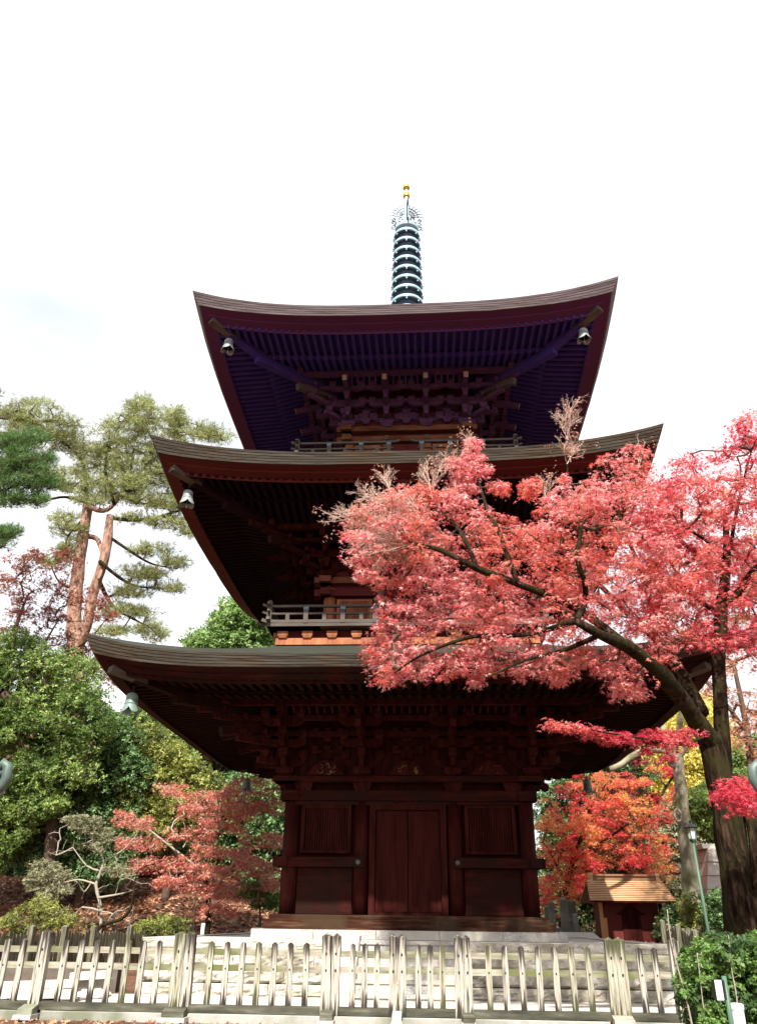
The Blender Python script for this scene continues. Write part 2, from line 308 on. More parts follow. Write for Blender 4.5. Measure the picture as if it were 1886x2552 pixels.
def leafcloud(name, cents, tmpl, per, size, rad, m, parent, flat=.5, up=.6, droop=0., seed=0, jsize=.35, shell=.0, tilt=None):
    """per leaves round each centre, in a lens of radii rad and rad*flat"""
    r = np.random.default_rng(seed+5); C = np.array([tuple(c) for c in cents], float); n = len(C)*per
    if not len(C): return None
    base = np.repeat(C, per, 0)
    rr = np.repeat(r.uniform(.6, 1.25, len(C)), per)*rad
    d = r.normal(size=(n, 3)); d /= np.linalg.norm(d, axis=1)[:, None]
    s = r.uniform(shell, 1, n)**(1/2.2)
    off = d*(s*rr)[:, None]; off[:, 2] *= flat
    hr = np.hypot(off[:, 0], off[:, 1]); off[:, 2] -= droop*hr**2/max(rad, .01)
    pos = base+off
    # orientation: local z (leaf normal) near up, blended with outward
    nz = off/(np.linalg.norm(off, axis=1)[:, None]+1e-6)*(1-up)+np.array([0, 0, up])+r.normal(size=(n, 3))*.38
    if tilt is not None: nz += np.array(tilt)
    nz /= np.linalg.norm(nz, axis=1)[:, None]
    ax = off+r.normal(size=(n, 3))*.3*rad; ax[:, 2] -= .25*rad
    ax -= nz*(ax*nz).sum(1)[:, None]; ax /= np.linalg.norm(ax, axis=1)[:, None]+1e-9
    bx = np.cross(ax, nz)
    tv, tf = tmpl; sz = size*r.uniform(1-jsize, 1+jsize, n)
    V = (tv[None, :, 0:1]*bx[:, None]+tv[None, :, 1:2]*ax[:, None]+tv[None, :, 2:3]*nz[:, None])*sz[:, None, None]+pos[:, None]
    F = (tf[None]+(np.arange(n)*len(tv))[:, None, None]).reshape(-1, tf.shape[1])
    me = fastmesh(name, V.reshape(-1, 3), F, tf.shape[1]); return link(name, me, m, parent)
def grow(skel, cents, name, m, parent, r0=.006, rmax=.09, wig=.12, seed=0, sides=4, maxlen=None):
    """branches joining every clump to the nearest wood, thicker where more hangs on them"""
    r = random.Random(seed); pts = [Vector(p) for p in skel]; par = [-1]*len(pts); ns = len(pts)
    kd = kdtree.KDTree(ns)
    for i, p in enumerate(pts): kd.insert(p, i)
    kd.balance(); order = sorted(range(len(cents)), key=lambda i: kd.find(cents[i])[2])
    arr = np.zeros((ns+len(cents)*3+5, 3)); arr[:ns] = [tuple(p) for p in pts]; cnt = ns
    for i in order:
        c = cents[i]; d = np.linalg.norm(arr[:cnt]-np.array(tuple(c)), axis=1); j = int(d.argmin())
        if maxlen and d[j] > maxlen: continue
        a = pts[j]; l = d[j]; prev = j; k = 2 if l > .25 else 1
        for q in range(1, k+1):
            t = q/k; p = a.lerp(c, t)
            if q < k: p = p+Vector((r.uniform(-1,1), r.uniform(-1,1), r.uniform(-.6,1)))*wig*l
            pts.append(p); par.append(prev); prev = len(pts)-1; arr[cnt] = tuple(p); cnt += 1
    w = [1.0]*len(pts)
    for i in range(len(pts)-1, ns-1, -1):
        w[par[i]] += w[i]
    V = []; F = []
    for i in range(ns, len(pts)):
        a = pts[par[i]]; b = pts[i]; ra = min(rmax, r0*math.sqrt(w[i])*1.15); rb = min(rmax, r0*math.sqrt(w[i]))
        d = (b-a)
        if d.length < 1e-4: continue
        d.normalize(); e = d.orthogonal().normalized(); g = d.cross(e); o = len(V)
        for P_, R_ in ((a, ra), (b, rb)):
            for k in range(sides): an = 2*PI*k/sides; V.append(tuple(P_+(e*math.cos(an)+g*math.sin(an))*R_))
        for k in range(sides): F.append((o+k, o+(k+1) % sides, o+sides+(k+1) % sides, o+sides+k))
    if not F: return None
    me = fastmesh(name, V, F, 4); return link(name, me, m, parent)
def limb(t, pts, rad, name, m, jit=.18, n=9, step=.22):
    p, r = smoothpath(pts, rad, step); MB().tube(p, r, n, jit).build(name, m, t, smooth=True); return p

# ================================================================== ground
def g_height(x, y):
    def ss(a, b, t): t = min(1, max(0, (t-a)/(b-a))); return t*t*(3-2*t)
    z = .75*ss(2, 9, y)
    k = ss(-3.5, -7.5, x) if False else ss(3.5, 8.5, -x)
    z += k*(1.5*ss(5.5, 11, y)+2.6*ss(8, 26, y)+3*ss(20, 60, y))
    z += 2.5*ss(30, 90, y)
    z += .05*noise.noise(Vector((x*.5, y*.5, 0)))*ss(5, 9, y+abs(x)*.3)
    if -21 < y < 0 and abs(x) < 9: z = 0 if y < -1 else z
    return z-.02
def axis(lo, a, b, hi, fine):
    c = list(np.arange(a, b, fine)); l = []; s = fine; p = a
    while p > lo: s *= 1.25; p -= s; l.append(p)
    r = []; s = fine; p = c[-1]
    while p < hi: s *= 1.25; p += s; r.append(p)
    return l[::-1]+c+r
gx = axis(-900, -26, 20, 900, .45); gy = axis(-300, -21, 30, 1400, .45)
GV = [(x, y, g_height(x, y)) for y in gy for x in gx]; nx = len(gx)
GF = [(j*nx+i, j*nx+i+1, (j+1)*nx+i+1, (j+1)*nx+i) for j in range(len(gy)-1) for i in range(nx-1)]
me = fastmesh('ground', GV, GF, 4); me.polygons.foreach_set('use_smooth', [True]*len(me.polygons))
tag(link('ground', me, M['soil']), kind='structure')

# fallen leaves, uncountable
M['litter'] = leafmat('fallen_leaves', [(.08,.025,.015),(.30,.11,.055),(.5,.24,.13),(.68,.42,.27)], trans=.1)
r_ = np.random.default_rng(3)
pts = []
for _ in range(26000):
    x = r_.uniform(-20, -2.5); y = 3+14*r_.random()**1.4
    pts.append((x, y))
for _ in range(2600): pts.append((r_.uniform(1.5, 12), r_.uniform(4, 14)))
nl = len(pts)
def litter(name, pts, size, label):
    n = len(pts); tv, tf = T_star(); V = np.zeros((n, len(tv), 3)); rg = np.random.default_rng(9)
    a = rg.uniform(0, 2*PI, n); tx = rg.normal(0, .35, n); ty = rg.normal(0, .35, n); s = size*rg.uniform(.6, 1.4, n)
    for i, (x, y) in enumerate(pts):
        z = g_height(x, y)+.03
        c, q = math.cos(a[i]), math.sin(a[i]); lx = tv[:, 0]*c-tv[:, 1]*q; ly = tv[:, 0]*q+tv[:, 1]*c
        V[i, :, 0] = x+lx*s[i]; V[i, :, 1] = y+ly*s[i]; V[i, :, 2] = z+(lx*tx[i]+ly*ty[i]+abs(tv[:, 2])*.3)*s[i]
    F = (tf[None]+(np.arange(n)*len(tv))[:, None, None]).reshape(-1, 4)
    return tag(link(name, fastmesh(name, V.reshape(-1, 3), F, 4), M['litter']), label, 'fallen leaves', kind='stuff')
litter('fallen_leaves', pts, .11, 'brown fallen leaves covering the slope behind the podium')
litter('fallen_leaves', [(r_.uniform(-5.5, 1.0), r_.uniform(-9.6, -8.78)) for _ in range(750)]+[(r_.uniform(1.0, 2.6), r_.uniform(-8.2, -7.0)) for _ in range(160)], .05, 'dry fallen leaves scattered along the foot of the fence kerb')

# ================================================================== pagoda
pag = empty('pagoda', (0, 0, 1.07), 'dark wooden three-storey pagoda with upturned eaves and a ringed metal spire', 'pagoda')
def part(mb, name, m, parent=None, smooth=False): return mb.build(name, m, parent or pag, smooth)
def copy_rot(o, k, parent=None):
    c = o.copy(); COL.objects.link(c); c.parent = parent or o.parent
    W = ROT(k); base = Matrix.Identity(4)
    # parent sits at (0,0,1.07); vertices are in world space
    c.matrix_parent_inverse = o.matrix_parent_inverse; c.matrix_basis = ROT(k) @ o.matrix_basis
    return c

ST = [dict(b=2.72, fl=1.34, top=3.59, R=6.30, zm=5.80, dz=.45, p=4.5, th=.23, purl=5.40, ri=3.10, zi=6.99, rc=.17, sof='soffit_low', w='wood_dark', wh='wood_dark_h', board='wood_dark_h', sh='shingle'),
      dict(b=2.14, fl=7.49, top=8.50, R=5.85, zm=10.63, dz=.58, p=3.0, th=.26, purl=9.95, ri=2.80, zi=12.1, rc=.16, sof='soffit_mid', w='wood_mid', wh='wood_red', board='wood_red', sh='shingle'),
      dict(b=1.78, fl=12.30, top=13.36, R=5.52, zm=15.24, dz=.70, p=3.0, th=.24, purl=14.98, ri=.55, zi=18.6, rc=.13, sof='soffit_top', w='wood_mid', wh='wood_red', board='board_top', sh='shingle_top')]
def lift(st, s): return st['dz']*abs(s)**st['p']
for i, st in enumerate(ST):
    R, zm, th = st['R'], st['zm'], st['th']; NS = 48
    # ---- roof covering: one continuous surface over four sides
    roof = MB(); NT = 14
    for k in range(4):
        V = []; F = []
        for b in range(NT+1):
            t = b/NT; w = R+(st['ri']-R)*t
            cz = t*(.80+.20*t) if i < 2 else t*(.55+.45*t)
            for a in range(NS+1):
                s = -1+2*a/NS; V.append((s*w, -w, zm+lift(st, s)*(1-t)**1.8+(st['zi']-zm)*cz+.02*math.sin(t*60)*0))
        for b in range(NT):
            for a in range(NS): q = b*(NS+1)+a; F.append((q, q+1, q+NS+2, q+NS+1))
        roof.add(V, F, ROT(k))
    ro = part(roof, 'roof', M['roof'], smooth=True)
    # ---- layered shingle edge
    NLY = 5
    for k in range(4):
        fa = MB(); V = []; F = []; rows = []
        for j in range(NLY):
            rows += [(j/NLY, 0), ((j+.80)/NLY, 0), ((j+.80)/NLY, .055), ((j+1)/NLY, .055)]
        for (q, ins) in rows:
            for a in range(NS+1):
                s = -1+2*a/NS; T = th+.13*abs(s)**3; w = R-.42*T*q*1.1-ins
                V.append((s*w, -w+.010*noise.noise(Vector((s*9+k*5, q*7, i*3.1))), zm+lift(st, s)-T*q+.012*noise.noise(Vector((s*7+k*4, i*5.3, 0)))))
        for b in range(len(rows)-1):
            for a in range(NS): e = b*(NS+1)+a; F.append((e, e+NS+1, e+NS+2, e+1))
        fa.add(V, F, ROT(k)); part(fa, 'eave_edge', M[st['sh']], ro)
    # ---- sloping board under the edge, lip, soffit
    zf = zm-th
    def under(s, q):     # q 0..1 from the edge to the rafter ends
        T = th+.13*abs(s)**3; w0 = R-.46*T-.03; w1 = R-.60; w = w0+(w1-w0)*q
        return w, zm+lift(st, s)*(1-.25*q)-T-.10*q
    for k in range(4):
        bd = MB(); V = []; F = []; prof = [(0, 0), (.45, 0), (.45, -.035), (.95, -.035), (1, -.10), (1.0, .1)]
        for q, dzz in prof:
            for a in range(NS+1):
                s = -1+2*a/NS; w, z = under(s, q); V.append((s*w, -w, z+dzz))
        for b in range(len(prof)-1):
            for a in range(NS): e = b*(NS+1)+a; F.append((e, e+NS+1, e+NS+2, e+1))
        bd.add(V, F, ROT(k)); part(bd, 'eave_board', M[st['board']], ro)
    # soffit heights as a function of (u, w)
    wo = R-.60; wk = R-1.75; wi = st['b']+1.18
    zo = zm-th-.17
    def zs(u, w, st=st, R=R, zo=zo, wk=wk, wo=wo, wi=wi):
        l = lift(st, u/R)*.78*max(0, min(1, (w-wi*.7)/(R-wi*.7)))
        if w >= wk: return zo+.07+(wo-w)*.10+l
        return zo+.07+(wo-wk)*.10-.13+(wk-w)*(st['purl']+.16-(zo-.06+(wo-wk)*.10))/(wk-wi)+l
    for k in range(4):
        so = MB(); V = []; F = []; ws = [wo+.02, wk+.001, wk-.001, wi, st['b']-.05]
        for w in ws:
            for a in range(NS+1):
                s = -1+2*a/NS; V.append((s*w, -w, zs(s*w, w)+.075))
        for b in range(len(ws)-1):
            for a in range(NS): e = b*(NS+1)+a; F.append((e, e+NS+1, e+NS+2, e+1))
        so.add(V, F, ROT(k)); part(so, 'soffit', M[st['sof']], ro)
        if k == 2: continue
        fl_, ba = MB(), MB(); n = int(2*R/.205)
        for a in range(n+1):
            u = -R+.1+(2*R-.2)*a/n
            if abs(u) < wo-.12:
                w1 = max(wk-.12, abs(u)+.10)
                if w1 < wo: fl_.beam((u, -wo-.05, zs(u, wo)), (u, -w1, zs(u, max(w1, wk))), .085, .10, T=ROT(k))
            if abs(u) < wk-.1:
                w1 = max(wi-.2, abs(u)+.10)
                if w1 < wk: ba.beam((u, -wk-.10, zs(u, wk-.001)+.01), (u, -w1, zs(u, w1)+.01), .10, .12, T=ROT(k))
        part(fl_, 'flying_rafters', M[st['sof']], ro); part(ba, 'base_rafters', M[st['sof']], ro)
        ki = MB()
        for a in range(24):
            u0 = -wk+2*wk*a/24; u1 = -wk+2*wk*(a+1)/24
            ki.beam((u0, -wk-.02, zs(u0, wk)-.055), (u1, -wk-.02, zs(u1, wk)-.055), .11, .09, T=ROT(k))
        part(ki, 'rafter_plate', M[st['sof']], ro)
    # ---- corner (hip) beams with capped noses
    for k in range(4):
        T = ROT(k); hb = MB(); we = R-.62
        zc = zm+st['dz']*.80-th-.25
        a = (-st['b']+.2, -(st['b']-.2), st['purl']+.05); c = (-we, -we, zc)
        hb.beam((-wk-.1, -wk-.1, zs(-wk, wk)-.17), (-we, -we, zc), .20, .25, T=T); hb.beam(a, (-wk-.25, -wk-.25, zs(-wk, wk)-.27), .22, .26, T=T)
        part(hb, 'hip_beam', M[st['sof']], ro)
        no = MB(); e = .30; dd = (zc-zs(-wk, wk)+.17)/(we-wk-.1); no.beam((-we+.40, -we+.40, zc-.40*dd*.9), (-we-.16, -we-.16, zc+.04), .215, .265, T=T)
        no2 = part(no, 'beam_nose', M['grey_wood' if i else 'grey_wood'], ro)
        cp = MB(); cp.beam((-we+.30, -we+.30, zc+.13-.27*dd), (-we-.20, -we-.20, zc+.20), .26, .035, T=T); part(cp, 'nose_cap', M['pale_end' if i < 2 else 'shingle_top'], ro)

# ---- bracket complexes
def bracket_cluster(st, i, mb, tails):
    """one three-step bracket set at u=0 in side coordinates (u, -w, z)"""
    b = st['b']; z0 = st['top']+.48 if i == 0 else st['top']+.56; H = st['purl']-z0; sc = 1.15 if i == 0 else 1.2
    def masu(u, w, z, s=.13, h=.13): mb.frustum(u, -w, z, z+h*.42, s*.62, s*.62, s, s); mb.box(u-s, u+s, -w-s, -w+s, z+h*.42, z+h)
    def arm_u(w, z, L, h=.13):      # curved-bottom arm parallel to the wall
        w_ = .055; n = 5
        mb.box(-L*.62, L*.62, -w-w_, -w+w_, z, z+h)
        for sg in (-1, 1):
            mb.add([(sg*L*.62, -w-w_, z), (sg*L*.88, -w-w_, z+h*.25), (sg*L, -w-w_, z+h*.62), (sg*L, -w-w_, z+h), (sg*L*.62, -w-w_, z+h),
                    (sg*L*.62, -w+w_, z), (sg*L*.88, -w+w_, z+h*.25), (sg*L, -w+w_, z+h*.62), (sg*L, -w+w_, z+h), (sg*L*.62, -w+w_, z+h)],
                   [(0,1,2,3,4), (9,8,7,6,5), (0,5,6,1), (1,6,7,2), (2,7,8,3), (3,8,9,4)])
    def arm_w(w1, z, h=.13):
        mb.box(-.055, .055, -w1, -b+.05, z, z+h)
    h = H/3.35
    masu(0, b+.02, z0, .19, .2)
    for q in range(3):
        zz = z0+.2+q*h*.97; w = b+.39*(q+1)
        arm_w(w+.1, zz, h*.42)
        arm_u(b+.02 if q == 0 else b+.39*q, zz+.002, .36*sc if q == 0 else .42*sc, h*.42)
        for u in (-.34*sc, 0, .34*sc): masu(u, b+.02 if q == 0 else b+.39*q, zz+h*.42, .10, h*.5)
        masu(0, w, zz+h*.42, .09, h*.5)
    zt = z0+.2+3*h*.97
    arm_u(b+1.17, zt-.02, .40*sc, h*.40)
    for u in (-.34*sc, 0, .34*sc): masu(u, b+1.17, zt+h*.38-.02, .08, h*.35)
    # sloping tail pieces
    tails.beam((0, -b-.5, z0+.2+2.3*h), (0, -b-1.50, z0+.2+1.72*h), .12, .15)
for i, st in enumerate(ST):
    b = st['b']; z0 = st['top']+.48 if i == 0 else st['top']+.56
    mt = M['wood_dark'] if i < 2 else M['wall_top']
    # backing planks between the brackets
    for k in (0, 1, 3):
        cb, tl = MB(), MB(); bracket_cluster(st, i, cb, tl)
        us = [-b, -1.0, 1.0, b] if i == 0 else [-b+.1, -b*.32, b*.32, b-.1]
        for u in us:
            T = ROT(k) @ Matrix.Translation((u, 0, 0)); o = MB(); o.add(cb.v, cb.f, T)
            bs = part(o, 'bracket_set', mt)
            t2 = MB(); t2.add(tl.v, tl.f, T); part(t2, 'tail_beam', mt, bs)
            e2 = MB(); a_, b2 = Vector((0, -b-1.50, z0+.2+1.72*(st['purl']-z0)/3.35)), Vector((0, -b-1.505, z0+.2+1.715*(st['purl']-z0)/3.35)); e2.beam(a_, a_+(b2-a_)*3, .124, .154, T=T); part(e2, 'tail_end', M['pale_end'] if i == 2 else mt, bs)
        for u in ((-1.8, 0, 1.8) if i == 0 else (-b*.66, 0, b*.66)):
            T = ROT(k) @ Matrix.Translation((u, 0, 0)); o = MB(); hh = (st['purl']-z0)
            for q in range(2):
                zz = z0+(.36 if i == 0 else .12)+q*hh*.30; o.frustum(0, -b-.06, zz, zz+.07, .07, .07, .12, .11, T); o.box(-.12, .12, -b-.17, -b+.05, zz+.07, zz+.13, T)
                o.box(-.34, .34, -b-.11, -b+.0, zz+.131, zz+.22, T)
                for uu in (-.28, 0, .28): o.frustum(uu, -b-.06, zz+.221, zz+.30, .05, .05, .085, .08, T)
            part(o, 'strut_block', mt)
        bw = MB()
        bw.box(-b-.02, b+.02, -b-.02, -b+.06, z0, st['purl']+.3, ROT(k)); part(bw, 'backing_wall', M['wood_red'] if i else M['wood_dark'])
        pu = MB()
        for q, dzz in ((1, -.42*(st['purl']-z0)/1.1), (2, -.2*(st['purl']-z0)/1.1)):
            w = b+.39*q; pu.box(-w-.3, w+.3, -w-.05, -w+.05, st['purl']+dzz, st['purl']+dzz+.10, ROT(k))
        w = b+1.17; pu.box(-w-.35, w+.35, -w-.075, -w+.075, st['purl']-.005, st['purl']+.14, ROT(k))
        # coved slats between the purlins
        for a in range(int(2*b/.17)):
            u = -b+.08+a*.17; pu.beam((u, -b-.39*2, st['purl']-.10), (u, -b-1.1, st['purl']+.05), .05, .04, T=ROT(k))
        part(pu, 'purlins', mt)
    # diagonal corner brackets and tails
    for k in (0, 1, 3) if i == 9 else (0, 1, 2, 3):
        cd = MB(); T = ROT(k); h = (st['purl']-z0)/3.35
        for q in range(3):
            e = b+.42*(q+1); cd.beam((-b, -b, z0+.3+q*h*.97), (-e-.12, -e-.12, z0+.3+q*h*.97), .12, .13, T=T)
            cd.frustum(-e, -e, z0+.36+q*h*.97, z0+.36+q*h*.97+.14, .07, .07, .11, .11, T)
        part(cd, 'corner_bracket', mt)
        for q in range(2):
            ct = MB(); zz = z0+.35+(q+1)*h*1.05; e = b+1.25+.42*q
            ct.beam((-b-.3, -b-.3, zz+.30), (-e, -e, zz-.02), .15, .19, T=T)
            part(ct, 'corner_tail', M['wood_dark_h'] if i == 0 else M['grey_wood'] if i == 2 else M['wood_dark_h'])

# ---- first-storey body
st = ST[0]; b = 2.72
mb = MB()
for k in range(4): mb.box(-2.95, 2.95, -2.95, -2.60, 1.075, 1.262, ROT(k)) if k % 2 == 0 else mb.box(-2.599, 2.599, -2.945, -2.60, 1.075, 1.262, ROT(k))
mb.box(-2.6, 2.6, -2.6, 2.6, 1.08, 1.30); part(mb, 'base_beam', M['plinth_wood'])
mb = MB()
for k in range(4): mb.box(-2.86, 2.86, -2.86, -2.5, 1.264, 1.345, ROT(k)) if k % 2 == 0 else mb.box(-2.499, 2.499, -2.855, -2.5, 1.264, 1.345, ROT(k))
part(mb, 'sill_beam', M['plinth_wood'])
cols = [-b+.0, -1.0, 1.0, b]
for k in range(4):
    for u in cols[:3]:
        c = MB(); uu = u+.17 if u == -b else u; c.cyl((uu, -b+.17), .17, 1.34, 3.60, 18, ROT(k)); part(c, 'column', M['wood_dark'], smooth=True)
for k in range(4):
    T = ROT(k)
    w = MB(); w.box(-2.55, 2.55, -2.50, -2.44, 1.34, 3.62, T); part(w, 'wall', M['wood_red'] if k else M['wood_dark_h'])
    for nm, x0, x1, y0, z0, z1 in (('head_beam', -2.80, 2.80, 2.745, 3.585, 3.79), ('plate_beam', -2.97, 2.97, 2.93, 3.965, 4.075), ('lintel_beam', -2.62, 2.62, 2.70, 3.50, 3.575)):
        o = MB(); dx = .004*k; o.box(x0+dx, x1-dx, -y0-.003*(k % 2), -2.40, z0, z1-.002*(k % 2), T); part(o, nm, M['wood_dark_h'])
    nk = MB()
    for u in (-2.3, -1.0, 1.0, 2.3): nk.frustum(u, -2.62, 3.79, 3.965, .16, .12, .21, .16, T)
    part(nk, 'bearing_block', M['wood_dark'])
    rec = MB(); rec.box(-2.55, 2.55, -2.52, -2.46, 3.79, 3.965, T); part(rec, 'recess_board', M['wood_dark'])
    for sg in (-1, 1):
        x0, x1 = sorted((sg*1.17, sg*2.38))
        fr = MB(); fr.box(x0+.06, x1-.06, -2.66, -2.5, 3.44, 3.50, T); fr.box(x0+.06, x1-.06, -2.66, -2.5, 2.52, 2.58, T)
        fr.box(x0+.06, x0+.14, -2.655, -2.5, 2.58, 3.44, T); fr.box(x1-.14, x1-.06, -2.655, -2.5, 2.58, 3.44, T); fo = part(fr, 'window', M['wood_dark'])
        sl = MB(); n = 17
        for a in range(n):
            u = x0+.18+(x1-x0-.36)*a/(n-1); sl.frustum(u, -2.60, 2.58, 3.44, .019, .022, .019, .022, T)
        part(sl, 'lattice', M['wood_dark'], fo)
        pn = MB(); pn.box(x0+.02, x1-.02, -2.58, -2.5, 1.36, 2.24, T); part(pn, 'wall_panel', M['wood_dark_h'])
        ng = MB(); xa, xb = sorted((sg*.93, sg*2.87)); ng.box(xa, xb, -2.80, -2.56, 2.25, 2.435, T); nb = part(ng, 'tie_beam', M['wood_dark_h'])
        for u in (sg*1.05, sg*2.62):
            bo = MB(); TT = T @ Matrix.Translation((u, -2.80, 2.345)) @ Matrix.Rotation(PI/2, 4, 'X')
            bo.lathe([(.055, 0), (.052, .02), (.02, .045), (.001, .05)], 12, TT and (0, 0, 0), TT); part(bo, 'boss', M['patina'], nb, True)
    # doorway
    df = MB(); df.box(-.83, -.70, -2.70, -2.5, 1.345, 3.50, T); df.box(.70, .83, -2.70, -2.5, 1.345, 3.50, T); df.box(-.70, .70, -2.70, -2.5, 3.40, 3.50, T); df.box(-.70, .70, -2.72, -2.5, 1.345, 1.40, T)
    dof = part(df, 'doorway', M['wood_dark'])
    for sg in (-1, 1):
        x0, x1 = sorted((sg*.008, sg*.69)); dl = MB(); dl.box(x0, x1, -2.60, -2.54, 1.41, 3.39, T)
        dl.box(x0+.0, x0+.07, -2.615, -2.60, 1.41, 3.39, T); dl.box(x1-.07, x1, -2.615, -2.60, 1.41, 3.39, T); dl.box(x0+.07, x1-.07, -2.615, -2.60, 3.30, 3.39, T); dl.box(x0+.07, x1-.07, -2.615, -2.60, 1.41, 1.52, T)
        part(dl, 'door', M['door_wood'], dof)
# carved frog-leg struts above the front
for u, g in ((-1.80, 'carving'), (0, 'carving'), (1.80, 'wood_red')):
    o = MB(); rr = random.Random(int(u*10)+40)
    prof = [(-.42, 0), (-.36, .08), (-.26, .2), (-.12, .29), (0, .32), (.12, .29), (.26, .2), (.36, .08), (.42, 0)]
    V = [(u+x, -2.99, 4.085+z) for x, z in prof]+[(u+x, -2.90, 4.085+z) for x, z in prof]; n = len(prof)
    F = [tuple(range(n)), tuple(range(2*n-1, n-1, -1))]+[(a, a+n, a+1+n, a+1) for a in range(n-1)]
    o.add(V, F); fp = part(o, 'carved_strut', M['wood_dark'])
    c = MB()
    for a in range(9):
        x = rr.uniform(-.22, .22); z = rr.uniform(.04, .22); pp = []
        r0 = rr.uniform(.02, .05); ph = rr.uniform(0, 6)
        for q in range(7): t = q/6; an = ph+t*4.5; pp.append((u+x+math.cos(an)*r0*(1-t*.5), -3.0-.02*math.sin(t*3), 4.085+z+math.sin(an)*r0*(1-t*.5)))
        c.tube(pp, .011, 5)
    part(c, 'carving', M[g], fp, True)

# ---- balconies, upper bodies, railings
def upper(i, bal_w, zbase, rail_w, zfl, gap, lit):
    st = ST[i]; b = st['b']; rc = st['rc']
    kb = MB(); zi = ST[i-1]['zi']; kb.box(-bal_w+.16, bal_w-.16, -bal_w+.16, bal_w-.16, zi-.12, zi+.03); part(kb, 'roof_cap', M['grey_wood'])
    for k in range(4):
        T = ROT(k); o = MB(); e = .003*k
        w = bal_w
        o.box(-w+.04+e, w-.04-e, -w+.02, -w+.3, zi+.03, zi+.19, T); part(o, 'balcony_base', M['wood_mid'])
        o = MB(); o.box(-w+.14+e, w-.14-e, -w+.16, -w+.3, zi+.19, zfl-.09, T); part(o, 'balcony_board', M['wood_red'])
        br = MB(); n = 11
        for a in range(n):
            u = -w+.2+(2*w-.4)*a/(n-1)
            br.frustum(u, -w+.07, zi+.19, zi+.26, .09, .09, .125, .11, T); br.box(u-.125, u+.125, -w-.04, -w+.2, zi+.26, zi+.345, T)
        part(br, 'balcony_brackets', M['wood_mid'])
        dk = MB(); dk.box(-rail_w-.03+e, rail_w+.03-e, -rail_w-.04, -b+.1, zfl-.075, zfl+e*.5, T); part(dk, 'balcony_deck', M['grey_wood'])
        # railing
        rl = MB(); r = rail_w
        def hrail(z, x0, x1, hh, ww, upl, upr, ext=.17):
            seg = [(x0-upl*ext, z+upl*.05), (x0-upl*ext*.4, z+upl*.012), (x0+.2, z), (x1-.2, z), (x1+upr*ext*.4, z+upr*.012), (x1+upr*ext, z+upr*.05)]
            for (xa, za), (xb, zb) in zip(seg[:-1], seg[1:]): rl.beam((xa, -r, za), (xb, -r, zb), ww, hh, T=T)
        spans = [(-r, -gap), (gap, r)] if k in (0, 2) else [(-r, r)]
        for s0, s1 in spans:
            ol = 1; orr = 1
            rl.v = []; rl.f = []
            hrail(zfl+.43, s0, s1, .055, .075, 1, 1); hrail(zfl+.245, s0, s1, .045, .06, 1 if s0 == -r else 0, 1 if s1 == r else 0); hrail(zfl+.045, s0, s1, .075, .09, 1 if s0 == -r else 0, 1 if s1 == r else 0)
            ra = part(rl, 'railing', M['grey_wood'])
            m = 3 if len(spans) == 2 else 6
            for a in range(m+1):
                u = s0+(s1-s0)*a/m; u = min(max(u, s0+.10), s1-.12) if abs(abs(u)-r) > .01 else u
                if a == m and s1 == r and k >= 0 and abs(u-r) < .01: continue
                ps = MB(); ct = abs(u) > r-.01
                ps.box(u-.055, u+.055, -r-.055, -r+.055, zfl+.003, zfl+(.55 if ct else .40), T)
                if ct: ps.frustum(u, -r, zfl+.55, zfl+.60, .06, .06, .01, .01, T)
                pp = part(ps, 'post', M['grey_wood'], ra)
                if not ct:
                    pc = MB(); pc.box(u-.06, u+.06, -r-.062, -r+.06, zfl+.33, zfl+.40, T); part(pc, 'post_cap', M['patina_dark'], ra)
            for a in range(m):
                u = s0+(s1-s0)*(a+.5)/m; ps = MB(); ps.box(u-.045, u+.045, -r-.04, -r+.04, zfl+.08, zfl+.225, T); part(ps, 'strut', M['grey_wood'], ra)
        # body
        wl = MB(); wl.box(-b+.05, b-.05, -b+.10, -b+.16, zfl, st['top']+.7, T); part(wl, 'wall', M['wood_red'])
        c0 = b-rc
        for u in (-c0, -c0*.355, c0*.355):
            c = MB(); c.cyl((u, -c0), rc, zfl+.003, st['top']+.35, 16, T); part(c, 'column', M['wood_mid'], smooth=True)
        zt = st['top']
        for nm, w_, yy, za, zb in (('tie_beam', .23, .06, zt+.10, zt+.28), ('plate_beam', .24, .10, zt+.44, zt+.60)):
            o = MB(); o.box(-b-w_+e, b+w_-e, -b-yy-.003*(k % 2), -b+.2, za, zb-.002*(k % 2), T); bo_ = part(o, nm, M['wood_red'] if i == 1 and nm == 'tie_beam' else M['wood_brown'])
            if nm == 'tie_beam':
                for u in (-c0, -c0*.355, c0*.355, c0):
                    bo = MB(); TT = T @ Matrix.Translation((u, -b-yy-.003, (za+zb)/2)) @ Matrix.Rotation(PI/2, 4, 'X')
                    bo.lathe([(.06, 0), (.055, .02), (.02, .04), (.001, .045)], 10, (0, 0, 0), TT); part(bo, 'boss', M['patina'], bo_, True)
        for sg in (-1, 1):
            x0, x1 = sorted((sg*(c0*.355+rc+.03), sg*(c0-rc-.03)))
            fr = MB(); z1 = zt+.03; z0 = zfl+.12
            fr.box(x0, x1, -b+.02, -b+.12, z1-.06, z1, T); fr.box(x0, x0+.07, -b+.022, -b+.12, z0, z1-.06, T); fr.box(x1-.07, x1, -b+.022, -b+.12, z0, z1-.06, T); fr.box(x0, x1, -b+.02, -b+.12, z0-.06, z0, T)
            fo = part(fr, 'window', M['wood_mid']); sl = MB(); n = 14
            for a in range(n): u = x0+.10+(x1-x0-.20)*a/(n-1); sl.box(u-.018, u+.018, -b+.04, -b+.08, z0, z1-.06, T)
            part(sl, 'lattice', M['wood_mid'], fo)
